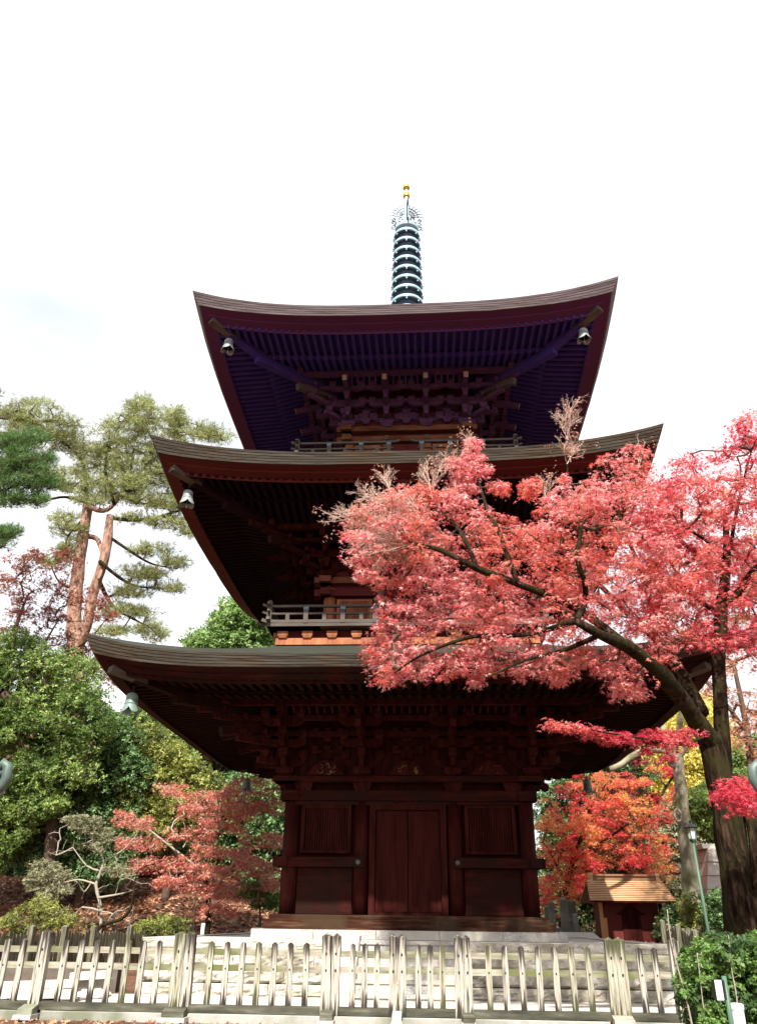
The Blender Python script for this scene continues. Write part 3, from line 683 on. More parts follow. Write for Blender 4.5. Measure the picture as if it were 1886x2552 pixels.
        dr = MB(); dr.box(-c0*.355+rc+.02, -.01, -b+.04, -b+.11, zfl+.05, zt+.05, T); dr.box(.01, c0*.355-rc-.02, -b+.04, -b+.11, zfl+.05, zt+.05, T); part(dr, 'door', M['wood_red'])
upper(1, 3.13, 7.0, 3.26, 7.49, .62, True)
upper(2, 2.82, 11.9, 2.93, 12.30, .33, True)

# ---- spire
sp = MB(); sp.lathe([(.55, 18.55), (.55, 19.05), (.62, 19.06), (.62, 19.14), (.42, 19.15)], 4, T=Matrix.Rotation(PI/4, 4, 'Z')); base = part(sp, 'spire_base', M['patina_dark'])
sp = MB(); sp.lathe([(.40, 19.15), (.38, 19.3), (.25, 19.5), (.12, 19.6)], 20); part(sp, 'spire_bowl', M['patina_dark'], base, True)
sp = MB(); sp.cyl((0, 0), .115, 19.5, 23.6, 14, r1=.10); sp.lathe([(.14, 23.5), (.135, 24.25), (.10, 24.3), (.085, 25.4), (.06, 25.9)], 16); mast = part(sp, 'spire_mast', M['patina_pale'], smooth=True)
for q in range(9):
    z = 19.62+q*.46; r = .57-.012*q; o = MB()
    # band
    o.lathe([(r-.02, z), (r, z), (r, z+.13), (r-.02, z+.13), (r-.02, z)], 32, cap=False); rg_ = part(o, 'spire_ring', M['patina_pale'], mast, True)
    o = MB(); o.lathe([(r*.62, z+.04), (r-.03, z+.10), (r-.03, z+.14), (r*.5, z+.10)], 28, cap=False); o.lathe([(.13, z+.12), (.27, z-.06), (.30, z-.10), (r*.72, z+.02), (r*.7, z+.06), (.14, z+.16)], 24, cap=False)
    part(o, 'ring_dish', M['patina_dark'], mast, True)
    o = MB()
    for a in range(8):
        T = Matrix.Rotation(a*PI/4+PI/8, 4, 'Z'); o.box(-.035, .035, -r+.01, -.1, z+.03, z+.07, T)
    part(o, 'ring_spokes', M['patina_dark'], mast)
    for a in range(8):
        o = MB(); T = Matrix.Rotation(a*PI/4, 4, 'Z'); o.lathe([(.006, 0), (.022, -.03), (.03, -.09), (.0, -.1)], 8, (0, -r-.005, z-.01), T); o.box(-.055, .055, -r-.03, -r-.0, z-.012, z+.02, T)
        part(o, 'ring_bell', M['patina_pale'], mast)
o = MB(); o.lathe([(.30, 23.62), (.42, 23.66), (.43, 23.80), (.36, 23.81), (.30, 23.75)], 24); part(o, 'ring_crown', M['patina_pale'], mast, True)
# openwork flame fins, four in a cross
for a in range(4):
    T = Matrix.Rotation(a*PI/2+.12, 4, 'Z'); o = MB(); z0 = 23.78
    o.box(.10, .60, -.012, .012, z0, z0+.035, T)
    o.box(.555, .575, -.012, .012, z0, z0+.62, T); o.box(.36, .39, -.01, .01, z0, z0+.45, T)
    def curl(cx, cz, r, a0, a1, th=.028): 
        P_ = [(cx+r*(1-.35*t)*math.cos(a0+(a1-a0)*t), 0, cz+r*(1-.35*t)*math.sin(a0+(a1-a0)*t)) for t in [j/9 for j in range(10)]]
        o.tube(P_, th, 5, T=T)
    for (cx, cz, rr_, a0, a1) in ((.47, z0+.13, .085, -1.5, 4), (.47, z0+.33, .085, 4.5, -1), (.47, z0+.5, .07, -1.5, 3.6), (.25, z0+.12, .09, 4.6, -.6), (.25, z0+.34, .10, -1, 4.4), (.22, z0+.58, .08, 4, -1)): curl(cx, cz, rr_, a0, a1)
    for R_ in (.30, .42): o.tube([(R_*math.cos(t), 0, z0+.66+R_*1.12*math.sin(t)) for t in [j*PI/2/9 for j in range(10)]], .022, 5, T=T)
    for j in range(6):
        an = .08+j*.25; r0, r1 = .16, .53; ca, sa = math.cos(an), math.sin(an)
        o.tube([(r0*ca, 0, z0+.66+r0*sa*1.12), (r1*ca, 0, z0+.66+r1*sa*1.12)], .018, 5, T=T)
        cx, cz = (r1+.05)*ca, z0+.66+(r1+.05)*sa*1.12
        o.add([(cx-.045*sa, -.012, cz+.045*ca), (cx+.07*ca, -.012, cz+.08*sa), (cx+.045*sa, -.012, cz-.045*ca), (cx-.06*ca, -.012, cz-.06*sa),
               (cx-.045*sa, .012, cz+.045*ca), (cx+.07*ca, .012, cz+.08*sa), (cx+.045*sa, .012, cz-.045*ca), (cx-.06*ca, .012, cz-.06*sa)], [(0,1,2,3),(7,6,5,4),(0,4,5,1),(1,5,6,2),(2,6,7,3),(3,7,4,0)], T)
    part(o, 'flame_fin', M['ornament'], mast)
for zc, rr_ in ((25.62, .135), (26.08, .115)):
    o = MB(); o.lathe([(.08, -.16), (.13, -.13), (.135, -.10), (.12, -.08)]+[(rr_*math.cos(t), rr_*math.sin(t)*1.05) for t in [-.6+j*(PI/2+.6)/9 for j in range(10)]]+([(.012, .13), (.006, .26)] if zc > 26 else [(.05, .15)]), 18, (0, 0, zc)); part(o, 'finial_ball', M['gold'], mast, True)
o = MB(); o.cyl((0, 0), .06, 25.7, 26.0, 12); part(o, 'finial_neck', M['patina'], mast, True)

# ---- wind bells under the eave corners
def wind_bell(loc, label, rz, pale, s=1.0):
    t = empty('wind_bell', loc, label, 'bell', 'bronze wind bells under the pagoda eaves', rz)
    mt = M['bell_pale'] if pale else M['bell_green']
    o = MB(); o.tube([(0, 0, .16), (.015, 0, .12), (0, 0, .08), (-.012, 0, .04), (0, 0, 0)], .009, 6); o.lathe([(.022, -.01), (.03, .01), (.01, .03)], 8); o.build('hook', M['dark_metal'], t, local=True)
    n = 32; V = []; F = []
    rows = [(.0, .015), (.06, .012), (.10, -.01), (.122, -.05), (.128, -.06), (.128, -.075), (.124, -.08), (.137, -.215), (.147, -.22), (.147, -.235), (.141, -.24), (.148, -.27)]
    for r, z in rows:
        for a in range(n): an = 2*PI*a/n; V.append((r*s*math.cos(an), r*s*math.sin(an), z*s))
    for j in range(1, 6):
        for a in range(n):
            an = 2*PI*a/n; c = abs(math.cos(2*an)); q = j/5; c = abs(math.cos(2*(an+PI/4)))**.7; r = .150+q**1.4*(.018+.050*c); z = -.27-q*(.055+.135*c)
            V.append((r*s*math.cos(an), r*s*math.sin(an), z*s))
    m = len(rows)+5
    for j in range(m-1):
        for a in range(n): F.append((j*n+a, j*n+(a+1) % n, (j+1)*n+(a+1) % n, (j+1)*n+a))
    o = MB(); o.add(V, F); bo = o.build('bell_body', mt, t, True, local=True)
    md = bo.modifiers.new('shell', 'SOLIDIFY'); md.thickness = .008
    o = MB(); o.lathe([(.0, -.03), (.085, -.05), (.105, -.09), (.115, -.22), (.124, -.275), (.132, -.33)], 24, T=Matrix.Scale(s, 4), cap=False); o.build('inner_shade_liner', M['dark_metal'], bo, True, local=True)  # dark liner puts the bell's inner shade into a surface colour
    o = MB()
    for a in range(n):
        an = 2*PI*(a+.5)/n
        if a % 8 in (0,): o.box(-.011, .011, -.134, -.126, -.19, -.105, Matrix.Scale(s, 4) @ Matrix.Rotation(an, 4, 'Z')); continue
        if a % 8 in (1, 7): continue
        for j in range(4): z = -.105-j*.03; rr = .125-.002+.0045*(j+1); o.box(-.005, .005, -rr-.006, -rr+.002, z-.005, z+.005, Matrix.Scale(s, 4) @ Matrix.Rotation(an, 4, 'Z'))
    for a in range(4): o.lathe([(.0, .006), (.014, .0), (.0, -.016)], 6, (0, 0, 0), Matrix.Scale(s, 4) @ Matrix.Rotation(PI/4+a*PI/2, 4, 'Z') @ Matrix.Translation((0, -.150, -.262)))
    o.build('openings', M['dark_metal'], bo, local=True)
    o = MB(); o.tube([(0, 0, -.05), (0, 0, -.42)], .008, 6); o.lathe([(.012, -.36), (.02, -.38), (.02, -.44), (.0, -.45)], 10); o.build('clapper', mt, t, local=True)
    return t
wind_bell((-5.46, -5.45, 5.25), 'green bronze bell at the near left corner of the lowest eave, against the trees', .1, False, .86)
wind_bell((-5.40, 5.45, 5.30), 'dark bell silhouetted under the far left corner of the lowest eave', .2, False, .86)
wind_bell((5.45, 5.45, 5.30), 'dark bell silhouetted under the far right corner of the lowest eave', .5, False, .86)
wind_bell((-5.05, -5.0, 10.17), 'blue-grey bell at the left corner of the middle eave beside the pine', .35, True, .84)
wind_bell((-4.64, -4.66, 14.96), 'pale bell at the left corner of the topmost eave', .6, True, .84)
wind_bell((4.66, -4.66, 14.96), 'pale bell at the right corner of the topmost eave', .15, True, .84)

# ================================================================== stone podium
pod = empty('stone_podium', (0, 0, 0), 'pale granite podium of rock-faced courses with central steps under the pagoda', 'podium')
def rough_course(name, x0, x1, yf, z0, z1, blk, seed, depth=.35, side=None, amp=.05, T=None):
    """rock-faced blocks, each a bulging irregular face with a drafted margin"""
    r = random.Random(seed); mb = MB(); x = x0
    while x < x1-.05:
        w = min(blk*r.uniform(.85, 1.2), x1-x);
        if x1-(x+w) < .35: w = x1-x
        nx_, nz_ = max(6, int(w/.06)), 6; V = []; F = []
        for j in range(nz_+1):
            for i in range(nx_+1):
                u, v = i/nx_, j/nz_; ed = min(1, min(u, 1-u)*w/.05, min(v, 1-v)*(z1-z0)/.035)
                d = ed*(amp*(.75+1.3*noise.noise(Vector((x+u*w*3.2, seed*9.1, v*2.3)))+.8*noise.noise(Vector(((x+u*w)*9, seed*3.3, v*5)))))
                V.append((x+.004+u*(w-.008), yf-d, z0+.004+v*(z1-z0-.008)))
        for j in range(nz_):
            for i in range(nx_): q = j*(nx_+1)+i; F.append((q, q+1, q+nx_+2, q+nx_+1))
        mb.add(V, F, T); mb.box(x+.006, x+w-.006, yf+.012, yf+depth, z0+.006, z1-.006, T); x += w
    return mb
def course(name, hw, z0, z1, seed, m=M['granite_rough'], amp=.05, blk=1.3, lap=None):
    for k, T in ((0, None), (3, ROT(3)), (1, ROT(1))):
        spans = [(-hw, -1.08), (1.10, hw)] if (k == 0) else [(-hw, hw)]
        for s0, s1 in spans:
            rough_course(name, s0, s1, -hw, z0, z1, blk, seed+k, T=T, amp=amp).build(name, m, pod)
course('coping', 4.80, .745, .915, 1, amp=.028, blk=1.7)
course('stone_course', 4.72, .495, .74, 2, amp=.05)
course('stone_course', 4.74, .225, .49, 3, amp=.06)
course('stone_course', 4.80, .02, .22, 4, amp=.04)
o = MB(); o.box(-4.6, 4.6, -4.6, 4.6, .0, .905); 
for k in range(4): o.box(-4.81, 4.81, -4.805+.001*k, -4.4, .908+.0005*k, .922+.0005*k, ROT(k))
o.build('paved_top', M['granite_flat'], pod)
o = MB()
for k in range(4):
    x = -3.15
    for j in range(5): o.box(x+.004, x+1.26-.004, -3.15, -2.7, .91, 1.073-.0007*k, ROT(k)); x += 1.26
o.build('foundation_stone', M['granite'], pod)
o = MB(); o.box(-5.2, 5.2, -6.5, -4.8, -.1, .03); o.build('apron', M['granite_flat'], pod)
for (z1, y0, y1) in ((.915, -5.0, -4.78), (.735, -5.25, -5.0), (.55, -5.55, -5.25), (.365, -5.85, -5.55), (.18, -6.15, -5.85)):
    o = MB(); o.box(-.80, .86, y0, y1+.02, .0, z1-.05); o.box(-.80, .86, y0-.025, y1+.0, z1-.05, z1)
    o.build('step', M['granite'], pod)
for x0, x1 in ((-1.08, -.80), (.862, 1.10)):
    V = [(x, y, z) for x in (x0, x1) for y, z in ((-4.7, .0), (-4.7, 1.0), (-5.12, 1.0), (-6.28, .22), (-6.32, .0))]
    MB().add(V, [(0,1,2,3,4), (9,8,7,6,5), (0,5,6,1), (1,6,7,2), (2,7,8,3), (3,8,9,4), (4,9,5,0)]).build('cheek_wall', M['granite_flat'], pod)
for (x, y, w, d, h, lab) in ((-4.3, 4.2, .35, .28, .13, 'small white stone block on the far left corner of the podium'), (-3.0, 4.1, .55, .3, .12, 'long white stone block on the back left of the podium'), (4.15, 3.4, .75, .4, .12, 'white stone block on the back right of the podium')):
    MBo = MB(); MBo.frustum(x, y, .925, .925+h, w, d, w*.8, d*.8); tag(MBo.build('stone_block', M['granite_flat']), lab, 'stone block', 'loose blocks on the podium')

# ---- rubble and kerb slabs left of the podium
r = random.Random(5)
for q in range(16):
    x = r.uniform(-7.2, -5.15); y = r.uniform(-6.6, -5.2)-max(0, -x-6)*.3; s = r.uniform(.10, .24)
    V = []; F = []; n = 9
    o = MB(); o.lathe([(s*.35*0+.02, -s*.5), (s*.8, -s*.3), (s, 0), (s*.8, s*.35), (s*.3, s*.5)], n); V = []
    for p in o.v: k = 1+.35*noise.noise(Vector(p)*6+Vector((q*3, 0, 0))); V.append((x+p[0]*k*1.25, y+p[1]*k, .06+p[2]*k*.8))
    o2 = MB(); o2.add(V, o.f); tag(o2.build('rubble_stone', M['granite_flat'], smooth=False), 'pale rough stone in the rubble heap left of the podium', 'stone', 'rubble stones left of the podium')
for a, b_, w, h, lab in (((-5.3, -4.7, .20), (-8.6, -5.6, .10), .22, .12, 'long pale kerb slab running left from the podium corner'), ((-5.6, -5.6, .08), (-8.8, -6.5, .03), .16, .12, 'lower kerb slab in front of the long one'), ((-5.25, -5.0, .34), (-5.9, -5.1, .30), .30, .12, 'short slab lying on the podium foot')):
    o = MB(); o.beam(a, b_, w, h); tag(o.build('kerb_slab', M['granite_flat']), lab, 'kerb slab', 'kerb slabs left of the podium')
o = MB(); o.box(-10.5, -5.5, -3.9, -3.6, -.1, .46); tag(o.build('low_retaining_wall', M['shade_wall']), 'low dull stone wall in shade behind the kerb slabs', 'wall')

# ================================================================== front fence
YF = -8.5
def picket_obj(x, parent, z0=.19, z1=.95, w=.078, seed=0):
    r = random.Random(seed); h = z1-z0; me = bpy.data.meshes.new('picket'); a = w/2; d = .022
    V = [(-a,-d,0),(a,-d,0),(a,d,0),(-a,d,0),(-a,-d,h-.025),(a,-d,h-.025),(a,d,h-.025),(-a,d,h-.025),(0,-d,h),(0,d,h)]
    F = [(0,1,5,8,4),(2,3,7,9,6),(0,4,7,3),(1,2,6,5),(4,8,9,7),(8,5,6,9),(0,3,2,1)]
    me.from_pydata(V, [], F); o = bpy.data.objects.new('picket', me); COL.objects.link(o); me.materials.append(M['picket'])
    o.parent = parent; o.location = (x, 0, z0); o.rotation_euler = (r.uniform(-.008,.008), r.uniform(-.006,.006), r.uniform(-.02,.02))
    n = MB()
    zr = .82 if seed % 2 else .62
    n.box(-.009, .009, -.026, -.021, zr-z0-.012, zr-z0+.012); n.build('nail', M['dark_metal'], o, local=True); return o
def post_obj(x, parent, w=.155, top=1.07, z0=.055, y=-.02, seed=0):
    r = random.Random(seed+50); o = MB(); h = top-z0; n = 5
    V = []; a = w/2
    for j in range(n+1):
        z = (h-.04)*j/n; k = 1+r.uniform(-.035, .035)
        for sx, sy in ((-1,-1),(1,-1),(1,1),(-1,1)): V.append((sx*a*k+r.uniform(-.003,.003), sy*.06, z))
    V.append((0, 0, h)); F = []
    for j in range(n):
        for c in range(4): F.append((j*4+c, j*4+(c+1) % 4, (j+1)*4+(c+1) % 4, (j+1)*4+c))
    for c in range(4): F.append((n*4+c, n*4+(c+1) % 4, len(V)-1))
    o.add(V, F); me = bpy.data.meshes.new('post'); me.from_pydata(o.v, [], o.f); me.materials.append(M['post'])
    p = bpy.data.objects.new('post', me); COL.objects.link(p); p.parent = parent; p.location = (x, y, z0); p.rotation_euler = (0, r.uniform(-.012, .012), 0)
    for zr in (.82, .62):
        nn = MB(); nn.box(-.011, .011, -.066, -.058, zr-z0-.015, zr-z0+.015); nn.build('nail', M['dark_metal'], p, local=True)
    return p
def rail_obj(x0, x1, parent, z0, z1, y0, y1, m, name):
    o = MB(); n = max(2, int((x1-x0)/.3)); V = []; F = []
    r = random.Random(int(x0*100+z0*77)); 
    for i in range(n+1):
        x = x0+(x1-x0)*i/n; j = r.uniform(-.004, .004); 
        V += [(x, y0, z0+j), (x, y1, z0+j), (x, y1, z1+j*.6), (x, y0, z1+j*.6)]
    for i in range(n):
        for c in range(4): F.append((i*4+c, i*4+(c+1) % 4, (i+1)*4+(c+1) % 4, (i+1)*4+c))
    F += [(0,1,2,3), (n*4+3, n*4+2, n*4+1, n*4)]
    o.add(V, F); return o.build(name, m, parent, local=True)
def fence_panel(x0, x1, np_, label, left_post=True, right_post=True, wp=.155, name='picket_fence_panel', cat='fence', dz=0):
    t = empty(name, (0, YF, dz), label, cat, 'wooden picket panels along the front')
    if left_post: post_obj(x0+wp/2, t, wp, seed=int(x0*31))
    if right_post: post_obj(x1-wp/2, t, wp, seed=int(x1*17))
    xa = x0+(wp if left_post else 0); xb = x1-(wp if right_post else 0)
    for i in range(np_): picket_obj(xa+(xb-xa)*(i+1)/(np_+1), t, seed=i+int(x0*10)*2+(i % 2))
    rail_obj(xa, xb, t, .78, .857, .024, .064, M['rail'], 'rail'); rail_obj(xa, xb, t, .583, .662, .024, .064, M['rail'], 'rail')
    rail_obj(xa-.0, xb, t, .098, .19, -.06, .08, M['sill_rail'], 'bottom_rail'); return t
fence_panel(-7.2, -5.07, 8, 'leftmost weathered picket panel, running out of the picture', False, False)
fence_panel(-5.07, -2.965, 7, 'weathered picket panel between the first single post and the first double post', True, True)
fence_panel(-2.955, -.905, 7, 'picket panel in front of the left half of the podium wall', True, True, .13)
fence_panel(-.895, -.005+.0, 3, 'narrow gate leaf left of the centre, in front of the steps', True, True, .11, 'picket_gate', 'gate')
fence_panel(.005, .885, 3, 'narrow gate leaf right of the centre, in front of the steps', True, True, .11, 'picket_gate', 'gate')
fence_panel(.895, 2.935, 7, 'greenish picket panel right of the gate, in front of the right podium wall', True, True, .12)
fence_panel(2.945, 3.82, 2, 'rightmost short brown picket panel beside the leafy shrub', True, True, .14)
def foot(x, label, w=.20, m=M['sill_rail']):
    o = MB(); o.frustum(x, YF-.10, 0, .055, w*.62, .24, w*.6, .23); t = tag(o.build('post_footing', M['granite']), label, 'footing', 'stone footings of the fence posts')
    o = MB(); V = [(x-w/2, YF-.27, .056), (x+w/2, YF-.27, .056), (x+w/2, YF-.088, .056), (x-w/2, YF-.088, .056), (x-w/2, YF-.27, .12), (x+w/2, YF-.27, .12), (x+w/2, YF-.088, .165), (x-w/2, YF-.088, .165)]
    o.add(V, [(0,3,2,1),(4,5,6,7),(0,1,5,4),(1,2,6,5),(2,3,7,6),(3,0,4,7)]); o.build('brace_block', m, t)
foot(-5.0, 'footing block of the leftmost single fence post', .2, M['concrete']); foot(-2.98, 'dark footing block of the first double post', .3); foot(-.93, 'footing block of the left gate post', .17)
foot(.0, 'small footing block under the meeting gate leaves', .12, M['granite']); foot(.94, 'footing block of the right gate post', .15); foot(2.94, 'brown footing block of the right double post', .26, M['rail'])
for x0, x1, lab in ((-7.3, -5.13, 'grey kerb stone under the leftmost fence panel'), (-4.85, -3.15, 'grey kerb stone left of the first double post'), (-2.82, -1.03, 'grey kerb stone before the left podium wall'), (-.84, -.07, 'short kerb stone under the left gate leaf'), (.07, .85, 'short kerb stone under the right gate leaf'), (1.03, 2.78, 'grey kerb stone under the greenish fence panel'), (3.1, 3.9, 'short kerb stone beside the leafy shrub')):
    o = MB(); o.box(x0, x1, YF-.10, YF+.14, -.06, .082); o.frustum((x0+x1)/2, YF+.02, .082, .09, (x1-x0)/2, .12, (x1-x0)/2-.01, .11)
    tag(o.build('kerb_stone', M['concrete']), lab, 'kerb stone', 'kerb stones under the fence')

# ================================================================== old plank fences at the sides
def plank_fence(pts, label, seed, zt=.93):
    t = empty('plank_fence', pts[0][:2]+(0,), label, 'fence'); r = random.Random(seed); pl = MB(); ra = MB(); npo = 0
    for (a, b_) in zip(pts[:-1], pts[1:]):
        a = Vector((a[0], a[1], a[2])); b_ = Vector((b_[0], b_[1], b_[2])); l = (b_-a).length; n = int(l/.135); d = (b_-a)/l; nr = Vector((d.y, -d.x, 0))
        for i in range(n):
            p = a+d*(i*.135+.05); h = zt+r.uniform(-.06, .03); q = p+Vector((0, 0, h)); q += d*r.uniform(-.01, .01)
            pl.beam(p+nr*r.uniform(-.01, .01), q, .10, .022, up=nr)
        for z in (.35, .72): ra.beam(a+Vector((0, 0, z))-nr*.035, b_+Vector((0, 0, z))-nr*.035, .04, .07)
        m = max(1, int(l/1.3))
        for i in range(m+1):
            p = a+d*(l*i/m)+nr*.06; o = MB(); o.beam(p, p+Vector((0, 0, zt+.11)), .13, .13, up=nr); o.frustum(p.x, p.y, p.z+zt+.11, p.z+zt+.15, .06, .06, .01, .01); o.build('post', M['old_plank'], t)
    pl.build('planks', M['old_plank'], t); ra.build('rails', M['old_plank'], t); return t
plank_fence([(-11.5, -4.4, 0), (-8.6, -3.0, 0), (-8.1, 1.2, 0.0), (-7.0, 6.2, .02)], 'long weathered plank fence in shade left of the podium', 2)
plank_fence([(7.2, 5.3, .35), (7.3, 1.0, .0), (7.1, -3.0, 0)], 'weathered plank fence right of the podium, beyond the leafy shrub', 4, .9)
plank_fence([(7.3, 5.4, .35), (9.6, 5.6, .42)], 'far short plank fence in front of the pale tree', 6, .8)

# ================================================================== small shrine
M['shrine_roof'] = mat('orange_cedar_boards', [(.26,.12,.05),(.52,.30,.15),(.7,.52,.34)], (.8,3,3), .45, .25, spec=.5)
M['shrine_ridge'] = mat('shrine_ridge_boards', [(.09,.04,.02),(.2,.10,.05),(.32,.2,.12)], (.8,5,5), .5, .25)
M['shrine_red'] = mat('dark_red_boards', [(.055,.007,.005),(.10,.013,.009),(.14,.02,.013)], (8,8,1), .7, .3)
M['new_wood'] = mat('fresh_orange_timber', [(.42,.18,.06),(.6,.30,.12)], (9,9,1), .6, .2)
sx, sy, sz = 7.12, 9.6, .60
sh = empty('small_shrine', (sx, sy, sz), 'little red-walled shrine with a bright orange-brown board roof', 'shrine')
o = MB(); S = lambda x, y, z: (sx+x, sy+y, sz+z)
o.box(sx-.95, sx+.95, sy-.35, sy+.9, sz, sz+1.32); o.build('wall', M['shrine_red'], sh)
o = MB(); o.box(sx-.28, sx+.33, sy-.40, sy-.353, sz+.05, sz+.95)
V = [S(-.5, -.37, .95), S(.55, -.37, .95), S(.33, -.37, 1.05), S(.12, -.37, 1.22), S(.02, -.37, 1.25), S(-.08, -.37, 1.22), S(-.3, -.37, 1.05)]
o.build('door', M['wood_dark'], sh)
o = MB(); o.add(V+[(a, b_-.03, c) for a, b_, c in V], [tuple(range(7)), tuple(range(13, 6, -1))]+[(i, (i+1) % 7, (i+1) % 7+7, i+7) for i in range(7)]); o.build('curved_lintel', M['wood_dark'], sh)
for x in (-.98, .98):
    o = MB(); o.box(sx+x-.05, sx+x+.05, sy-.62, sy-.50, sz-.1, sz+1.30); o.build('post', M['new_wood'] if x < 0 else M['wood_dark'], sh)
    o = MB(); o.box(sx+x*.88-.05, sx+x*.88+.05, sy-.55, sy-.45, sz-.05, sz+.85); o.build('rail_post', M['new_wood'], sh)
o = MB(); nb = 11
for side in (-1, 1):
    for i in range(nb):
        t0, t1 = i/nb, (i+1)/nb; y0 = side*(.10+1.0*t0); y1 = side*(.10+1.0*t1); z0 = 1.98-.66*t0**.9; z1 = 1.98-.66*t1**.9
        xw0 = 1.27+.14*t0; xw1 = 1.27+.14*t1
        o.add([S(-xw0, y0, z0+.02), S(xw0, y0, z0+.02), S(xw1, y1, z1+.06), S(-xw1, y1, z1+.06), S(-xw0, y0, z0-.02), S(xw0, y0, z0-.02), S(xw1, y1, z1), S(-xw1, y1, z1)], [(0,1,2,3),(7,6,5,4),(0,4,5,1),(1,5,6,2),(2,6,7,3),(3,7,4,0)])
o.build('roof', M['shrine_roof'], sh)
o = MB()
for i in range(1, nb+1):
    t1 = i/nb; y1 = -(.10+1.0*t1); z1 = 1.98-.66*t1**.9; xw1 = 1.268+.14*t1; o.box(sx-xw1, sx+xw1, sy+y1-.004, sy+y1+.02, sz+z1-.02, sz+z1+.036)
o.build('lap_shade_strips', M['wood_dark'], sh)  # dark strips standing proud under each board lip, in place of shade lines
o = MB(); o.box(sx-1.06, sx+1.06, sy-.13, sy+.13, sz+1.97, sz+2.14); o.box(sx-1.10, sx+1.10, sy-.18, sy+.18, sz+2.14, sz+2.20)
rg_ = o.build('ridge', M['shrine_ridge'], sh)
for x in (-1.12, 1.12):
    o = MB(); o.box(sx+x-.055, sx+x+.055, sy-.24, sy+.24, sz+1.86, sz+1.95); o.box(sx+x-.05, sx+x+.05, sy-.20, sy+.20, sz+1.96, sz+2.04); o.box(sx+x-.055, sx+x+.055, sy-.17, sy+.17, sz+2.05, sz+2.13); o.box(sx+x-.06, sx+x+.06, sy-.20, sy+.20, sz+2.14, sz+2.24); o.build('ridge_end', M['shrine_roof'], rg_)
o = MB()
for a in range(6): u = -1.2+a*.48; o.beam(S(u, -1.06, 1.29), S(u, -.2, 1.72), .05, .06)
o.build('rafters', M['shrine_red'], sh)
o = MB(); o.box(sx-1.25, sx+1.25, sy-1.0, sy+1.1, sz-.5, sz-.02); o.build('stone_base', M['concrete'], sh)

# ================================================================== gravestones
M['grave'] = mat('mossy_gravestone', [(.06,.06,.05),(.14,.14,.12),(.26,.26,.22)], (8,8,8), .9, .5, cols2=(.08,.09,.05), scale2=2)
def grave(x, y, h, w, label, tilt=0):
    z = g_height(x, y); t = empty('gravestone', (x, y, z), label, 'gravestone', 'gravestones behind the pagoda', tilt)
    o = MB(); o.box(-w, w, -w, w, -.1, h*.18); o.box(-w*.75, w*.75, -w*.75, w*.75, h*.18, h*.34); o.build('plinth', M['grave'], t, local=True)
    o = MB(); o.frustum(0, 0, h*.34, h*.94, w*.5, w*.5, w*.46, w*.46); o.frustum(0, 0, h*.94, h, w*.46, w*.46, w*.2, w*.2); o.build('shaft', M['grave'], t, local=True)
for a in ((4.45, 8.6, 1.2, .2, 'low pillar gravestone nearest the pagoda corner'), (4.95, 9.2, 1.35, .26, 'tallest stepped gravestone left of the small shrine'), (5.15, 8.3, .85, .16, 'small gravestone in front of the tall one'), (4.6, 10.6, 1.1, .28, 'broad gravestone in the back row'), (5.45, 10.8, 1.3, .28, 'slanting pale gravestone beside the shrine post')): grave(*a)

# ================================================================== lamp, stepped stone pier
lx, ly = 8.0, 4.0; lz = g_height(lx, ly)
lamp = empty('street_lamp', (lx, ly, lz), 'slim green lamp post with a small lantern, beside the pale tree', 'lamp')
o = MB(); o.tube([(lx+.05, ly, lz-.1), (lx+.02, ly, lz+1.2), (lx-.01, ly, 3.38)], [.045, .042, .036], 10); o.build('pole', M['green_paint'], lamp, True)
o = MB(); o.lathe([(.04, 3.36), (.07, 3.38), (.11, 3.44), (.10, 3.46)], 6, (lx, ly, 0)); o.build('lantern_base', M['green_paint'], lamp)
o = MB(); o.lathe([(.095, 3.462), (.135, 3.74)], 6, (lx, ly, 0)); la = o.build('lantern_glass', M['glass_pane'], lamp)
o = MB()
for a in range(6):
    an = a*PI/3; o.beam((lx+.10*math.cos(an), ly+.10*math.sin(an), 3.46), (lx+.138*math.cos(an), ly+.138*math.sin(an), 3.74), .014, .014)
o.build('lantern_frame', M['green_paint'], la)
o = MB(); o.lathe([(.20, 3.742), (.21, 3.76), (.07, 3.86), (.03, 3.88), (.03, 3.9), (.04, 3.93), (.01, 3.97)], 12, (lx, ly, 0)); o.build('lantern_cap', M['dark_metal'], lamp)
px_, py_ = 10.95, 12.2
pier = empty('stone_pier', (px_, py_, .8), 'tall tapering pale stone pier of stacked blocks behind the lamp post', 'stone pier')
o = MB(); z = .6
for q in range(7):
    h = .46; a0 = .98-.10*q; o.frustum(px_+.1, py_, z, z+h-.012, a0, .8, a0-.10, .75); z += h
o.build('block_courses', M['granite_flat'], pier); o = MB(); o.frustum(px_+.08, py_, z, z+.16, .42, .6, .45, .62); o.build('cap', M['granite_flat'], pier)

